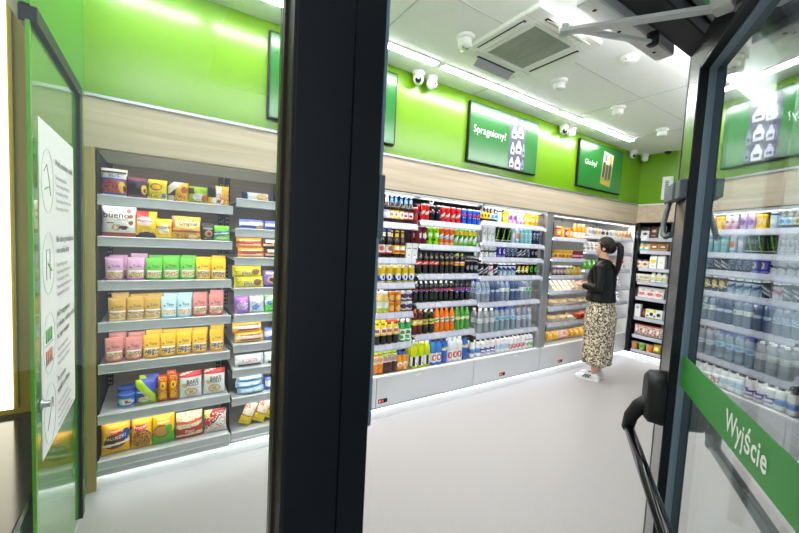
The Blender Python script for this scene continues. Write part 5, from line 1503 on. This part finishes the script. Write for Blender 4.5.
for P1, P2 in ((A_, C_), (C_, E_)):
    for k in range(len(prof)):
        k2 = (k + 1) % len(prof)
        b.face([P1[k], P1[k2], P2[k2], P2[k]], None, True)
b.face(E_); b.face(A_[::-1])
b.build('bracket', M_rubber, pb)
b = B()
b.tube([(.075, .03, 1.035), (.068, .062, 1.0), (.058, .082, .955), (.052, .087, .915)], [.024, .024, .022, .02], 12)
b.ell(.05, .086, .912, .026, .021, .021, 12, 8)
b.build('lever', M_rubber, pb)
# cable loop between frame and leaf
cb = B().box(.075, .132, .001, .022, 1.715, 1.775, .003).box(-.055, .075, .0, .028, 1.715, 1.775, .004)
cb = cb.build('cable_box', M_greyplastic, door)
b = B()
b.tube([(-.02, .015, 1.72), (.0, .026, 1.68), (.02, .034, 1.64), (.045, .038, 1.602), (.075, .034, 1.592), (.095, .025, 1.60)], .0085, 10)
for k in range(20):
    pass
b.build('cable', M_greyplastic, cb)

# door closer under the header
t = tag(empty('door_closer', (.93, .60, 2.17)), 'silver door closer with folded arms under the black header', 'door closer')
B().box(.0, .47, -.03, .025, .012, .05, .004).build('body', M_silver, t)
b = B()
b.lathe([(.016, .012), (.016, -.02), (.010, -.024), (0, -.024)], 14, M=Matrix.Translation((.285, -.045, 0)))
b.build('spindle', M_dark, t)


def arm(p, q, w, h, m, nm):
    p, q = Vector(p), Vector(q)
    d_ = (q - p)
    L_ = d_.length
    d_.normalize()
    s = d_.cross(Vector((0, 0, 1))).normalized()
    b = B()
    T_ = Matrix(((d_.x, s.x, 0, p.x), (d_.y, s.y, 0, p.y), (d_.z, s.z, 1, p.z), (0, 0, 0, 1)))
    b.box(-.012, L_ + .012, -w / 2, w / 2, -h / 2, h / 2, .002, M=T_)
    return b.build(nm, m, t)


arm((.285, -.045, -.015), (.005, .058, -.022), .020, .010, M_silver, 'arm')
arm((.005, .058, -.034), (.225, -.225, -.024), .026, .012, M_silver, 'forearm')
b = B()
b.lathe([(.013, -.016), (.013, -.044), (0, -.045)], 12, M=Matrix.Translation((.005, .058, 0)))
b.build('elbow_pin', M_silver, t)
b = B().box(.20, .25, -.25, -.205, -.032, .008, .003)
b.build('shoe', M_silver, t)
b = B()
for (px, py) in ((.05, .0), (.40, .0), (.2, .01)):
    b.lathe([(.006, .011), (0, .009)], 8, M=Matrix.Translation((px, py, 0)))
b.build('screws', M_dark, t)

# ------------------------------------------------------------------ outside canopy over the doorway
b = B().box(.3, 8, -2.2, .50, 2.75, 2.80)
struct('ceiling_outside', b, M_ceil)  # soffit made white so it bounces light onto the closer arms
struct('trim_7', B().box(2.3, 6.2, .735, .750, ZC - .012, ZC - .001).box(2.3, 6.2, .785, .797, ZC - .012, ZC - .001).box(2.3, 6.2, .69, .70, ZC - .012, ZC - .001), M_edgegreen)

# ------------------------------------------------------------------ person
def eval_mesh(b, name, m, vox, smooth=4):
    o = b.build(name, m)
    md = o.modifiers.new('r', 'REMESH'); md.mode = 'VOXEL'; md.voxel_size = vox; md.use_smooth_shade = True
    ms = o.modifiers.new('s', 'SMOOTH'); ms.iterations = smooth; ms.factor = .5
    dg = bpy.context.evaluated_depsgraph_get()
    me = bpy.data.meshes.new_from_object(o.evaluated_get(dg))
    old = o.data
    o.modifiers.clear()
    o.data = me
    bpy.data.meshes.remove(old)
    for p in me.polygons: p.use_smooth = True
    return o


def skin_mat():
    m, nt, bs = new_mat('skin')
    N, L = nt.nodes, nt.links
    tc = N.new('ShaderNodeTexCoord'); nz = N.new('ShaderNodeTexNoise'); nz.inputs['Scale'].default_value = 20
    rp = N.new('ShaderNodeValToRGB')
    rp.color_ramp.elements[0].color = lin('d8a088'); rp.color_ramp.elements[1].color = lin('e6b69e')
    L.new(tc.outputs['Object'], nz.inputs['Vector']); L.new(nz.outputs['Fac'], rp.inputs['Fac']); L.new(rp.outputs['Color'], bs.inputs['Base Color'])
    bs.inputs['Roughness'].default_value = .5
    bs.inputs['Subsurface Weight'].default_value = .1
    return m


def leopard():
    m, nt, bs = new_mat('leopard_print_cloth')
    N, L = nt.nodes, nt.links
    tc = N.new('ShaderNodeTexCoord')
    nz = N.new('ShaderNodeTexNoise'); nz.inputs['Scale'].default_value = 30; nz.inputs['Detail'].default_value = 2
    mixv = N.new('ShaderNodeMixRGB'); mixv.inputs[0].default_value = .055
    vo = N.new('ShaderNodeTexVoronoi'); vo.inputs['Scale'].default_value = 56
    L.new(tc.outputs['Object'], mixv.inputs[1]); L.new(nz.outputs['Color'], mixv.inputs[2]); L.new(mixv.outputs[0], vo.inputs['Vector'])
    rp = N.new('ShaderNodeValToRGB')
    cr = rp.color_ramp
    cr.interpolation = 'CONSTANT'
    cr.elements[0].position = 0; cr.elements[0].color = lin('8a6a48')
    cr.elements[1].position = .17; cr.elements[1].color = lin('14110f')
    e = cr.elements.new(.53); e.color = lin('e4d5ba')
    L.new(vo.outputs['Distance'], rp.inputs['Fac']); L.new(rp.outputs['Color'], bs.inputs['Base Color'])
    bs.inputs['Roughness'].default_value = .7
    return m


M_skin, M_leo = skin_mat(), leopard()
M_leather = mat('black_leather', '08080a', .36, noise=.2, scale=45, bump=.5, spec=.28)
M_hair = mat('dark_brown_hair', '140b08', .5, spec=.3, noise=.35, scale=14, stretch=(14, 14, 1))
M_shoe = mat('white_shoe_leather', 'eeeeec', .5, noise=.02)
M_stripe = mat('black_shoe_stripe', '141416', .5)
woman = empty('person', (4.41, 2.322, 0), rad(12))
tag(woman, 'person in black leather jacket and leopard print skirt looking at the food fridge', 'person')
b = B()
for s in (-1, 1):
    b.tube([(s * .075, -.02, .045), (s * .075, -.015, .10), (s * .078, -.02, .30), (s * .08, .0, .48), (s * .085, .0, .70), (s * .085, 0, .90)], [.034, .033, .050, .052, .072, .085], 14)
    b.tube([(s * .075, -.03, .05), (s * .078, .06, .035), (s * .08, .13, .028)], [.034, .032, .026], 12)
b.loft([[(rx * math.cos(k / 20 * 2 * PI), cy + ry * math.sin(k / 20 * 2 * PI), z) for k in range(20)] for z, rx, ry, cy in
        ((.80, .155, .11, 0), (.90, .17, .115, -.005), (1.02, .13, .095, 0), (1.10, .122, .09, .0), (1.22, .14, .105, .01), (1.32, .16, .10, .0), (1.385, .13, .075, -.01), (1.42, .06, .055, -.01))])
b.tube([(0, -.015, 1.39), (0, .0, 1.46), (0, .01, 1.52)], [.05, .047, .048], 14)
# head: skull, face, chin, nose, ears
b.ell(0, .005, 1.605, .070, .088, .098, 20, 14)
b.ell(0, .040, 1.565, .056, .052, .072, 18, 12)
b.ell(0, .062, 1.512, .026, .022, .020, 12, 8)
b.tube([(0, .086, 1.602), (0, .100, 1.578), (0, .108, 1.563)], [.008, .011, .012], 8)
b.ell(0, .088, 1.535, .020, .009, .007, 10, 6)
b.ell(0, .086, 1.526, .018, .009, .007, 10, 6)
for s in (-1, 1):
    b.ell(s * .070, -.008, 1.575, .010, .018, .028, 10, 8)
# arms, hands and fingers holding a small phone in front of the waist
HANDS = []
for s in (-1, 1):
    sh, el, wr = Vector((s * .158, -.01, 1.355)), Vector((s * .205, -.035, 1.115)), Vector((s * .105, .185, 1.125))
    b.tube([sh, sh.lerp(el, .5), el, el.lerp(wr, .5), wr], [.045, .040, .036, .031, .024], 12)
    d_ = (Vector((s * .03, .255, 1.135)) - wr).normalized()
    side = Vector((0, 0, 1)).cross(d_).normalized()
    b.tube([wr, wr + d_ * .035, wr + d_ * .075], [.022, .028, .028], 10, flat=.6)
    for f_ in range(4):
        o_ = wr + d_ * .070 + Vector((0, 0, 1)) * (.022 - f_ * .0145)
        ln = (.062, .070, .066, .052)[f_]
        b.tube([o_, o_ + d_ * ln * .5 - side * s * .004, o_ + d_ * ln * .85 - side * s * .016, o_ + d_ * ln - side * s * .028], [.0092, .0088, .0082, .007], 8)
    o_ = wr + d_ * .03 + Vector((0, 0, .022))
    b.tube([o_, o_ + d_ * .025 + Vector((0, 0, .02)), o_ + d_ * .05 + Vector((0, 0, .024))], [.011, .010, .008], 8)
body = eval_mesh(b, 'body', M_skin, .0075, 2)
body.parent = woman
fx = B()
for s in (-1, 1):
    fx.ell(s * .028, .084, 1.588, .011, .006, .006, 10, 6)
fx.build('eyes', M_white, woman)
fx = B()
for s in (-1, 1):
    fx.ell(s * .028, .0885, 1.588, .005, .003, .005, 8, 6)
    fx.tube([(s * .014, .091, 1.606), (s * .03, .088, 1.610), (s * .042, .078, 1.605)], .003, 6)
fx.build('eyebrows', M_hair, woman)
# hair: cap, knot and ponytail
b = B()
b.ell(0, -.008, 1.618, .082, .100, .102, 22, 16)
b.ell(0, -.06, 1.59, .068, .062, .075, 18, 12)
bmesh.ops.delete(b.bm, geom=[f for f in b.bm.faces if f.calc_center_median().y > .030 and f.calc_center_median().z < 1.655], context='FACES')
for s in (-1, 1):
    b.tube([(s * .066, .035, 1.64), (s * .074, .01, 1.615), (s * .070, -.04, 1.59)], [.014, .018, .02], 10)
b.build('hair', M_hair, woman)
pt = B()
pt.tube([(0, -.095, 1.625), (0, -.135, 1.635), (0, -.160, 1.60), (0, -.165, 1.52), (.005, -.158, 1.42), (.0, -.150, 1.33), (0, -.148, 1.27)], [.022, .030, .034, .036, .032, .024, .008], 14)
pt.build('ponytail', M_hair, woman)
b = B().lathe([(.024, -.008), (.027, 0), (.024, .008)], 12, M=Matrix.Translation((0, -.112, 1.630)) @ Matrix.Rotation(rad(80), 4, 'X'))
b.build('hair_tie', M_rubber, woman)
# jacket
b = B()
b.loft([[(rx * math.cos(k / 24 * 2 * PI), cy + ry * math.sin(k / 24 * 2 * PI), z) for k in range(24)] for z, rx, ry, cy in
        ((.945, .185, .155, .0), (.96, .192, .162, .0), (1.05, .176, .150, .0), (1.12, .174, .148, .0), (1.22, .182, .155, .008), (1.32, .182, .140, .0), (1.385, .150, .104, -.01), (1.425, .082, .075, -.005), (1.445, .070, .066, .0))])
for s in (-1, 1):
    sh, el, wr = Vector((s * .160, -.01, 1.350)), Vector((s * .212, -.040, 1.105)), Vector((s * .112, .165, 1.122))
    b.tube([sh + Vector((-s * .05, 0, .02)), sh, sh.lerp(el, .5), el, el.lerp(wr, .5), wr], [.06, .068, .060, .056, .048, .038], 14)
jk = eval_mesh(b, 'jacket', M_leather, .010, 3)
jk.parent = woman
b = B()
b.tube([(.062 * math.sin(a), .004 + .060 * -math.cos(a), 1.448 + .012 * -math.cos(a)) for a in [rad(-140 + 280 * k / 16) for k in range(17)]], .014, 8)
b.build('collar', M_leather, jk)
b = B()
b.box(-.172, -.168, -.02, .05, .965, .985, .001)
b.tube([(.02, .140, .97), (.02, .138, 1.1), (.015, .142, 1.25), (.01, .11, 1.36)], .004, 6)
b.build('zip', M_alu, jk)
# skirt with soft folds
b = B()
rings = []
for i in range(22):
    tt = i / 21
    z = .985 - tt * (.985 - .205)
    base = .150 + .042 * min(1, tt * 4) - .010 * max(0, tt - .5)
    ring_ = []
    for k in range(72):
        a = k / 72 * 2 * PI
        fold = 1 + (.055 * math.sin(8 * a + 2.2 * tt) + .025 * math.sin(13 * a + 1)) * tt ** .8
        ring_.append((base * 1.06 * fold * math.cos(a), base * .86 * fold * math.sin(a) - .01, z + .012 * math.sin(3 * a) * tt))
    rings.append(ring_)
rings.append([(p[0] * .93, p[1] * .93, p[2] + .02) for p in rings[-1]])
b.loft(rings)
b.build('skirt', M_leo, woman)
# shoes
for s in (-1, 1):
    b = B()
    def sec(y, w, z0, z1, cx): return [(cx + w * math.cos(a) * (1 if math.sin(a) > -.5 else 1), y, (z0 + z1) / 2 + (z1 - z0) / 2 * math.sin(a)) for a in [k / 16 * 2 * PI for k in range(16)]]
    cx = s * .078
    b.loft([sec(-.078, .022, .018, .060, cx), sec(-.068, .033, .014, .085, cx), sec(-.03, .038, .014, .098, cx), sec(.02, .040, .014, .092, cx), sec(.06, .043, .014, .076, cx), sec(.11, .047, .014, .062, cx), sec(.15, .044, .014, .052, cx), sec(.178, .030, .014, .040, cx), sec(.186, .012, .018, .030, cx)])
    so = b.build('shoe', M_shoe, woman)
    b = B()
    ol = [(.024, -.082), (.037, -.07), (.040, 0), (.048, .10), (.046, .15), (.032, .185), (.0, .194), (-.032, .185), (-.046, .15), (-.048, .10), (-.040, 0), (-.037, -.07), (-.024, -.082)]
    b.prism([(cx + p, q) for p, q in ol], .001, .022, axis='z')
    b.build('sole', M_shoe, so)
    for k in range(3):
        b = B()
        for sd in (-1, 1):
            y0 = .018 + k * .026
            b.tube([(cx + sd * .0435, y0 - .018, .072), (cx + sd * .047, y0 + .004, .050), (cx + sd * .0475, y0 + .016, .028)], .0058, 6, flat=1)
        b.build('stripe', M_stripe, so)
    b = B().c('f0f0ee')
    for k in range(4):
        b.tube([(cx - .018, .015 + k * .018, .092 - k * .007), (cx + .018, .015 + k * .018, .092 - k * .007)], .003, 6)
    b.build('laces', M_shoe, so)

# ------------------------------------------------------------------ world and view
w = bpy.data.worlds.new('world')
SC.world = w
w.use_nodes = True
bg = w.node_tree.nodes['Background']
bg.inputs['Color'].default_value = (.82, .90, 1.0, 1)
bg.inputs['Strength'].default_value = .45
vs = SC.view_settings
vs.view_transform = 'Standard'
vs.look = 'None'
vs.gamma = 1
vs.use_curve_mapping = False
vs.exposure = 1.13
cy = SC.cycles
cy.max_bounces = 10
cy.transparent_max_bounces = 24
cy.diffuse_bounces = 5
cy.glossy_bounces = 5
cy.sample_clamp_indirect = 8
cy.caustics_reflective = False
cy.caustics_refractive = False
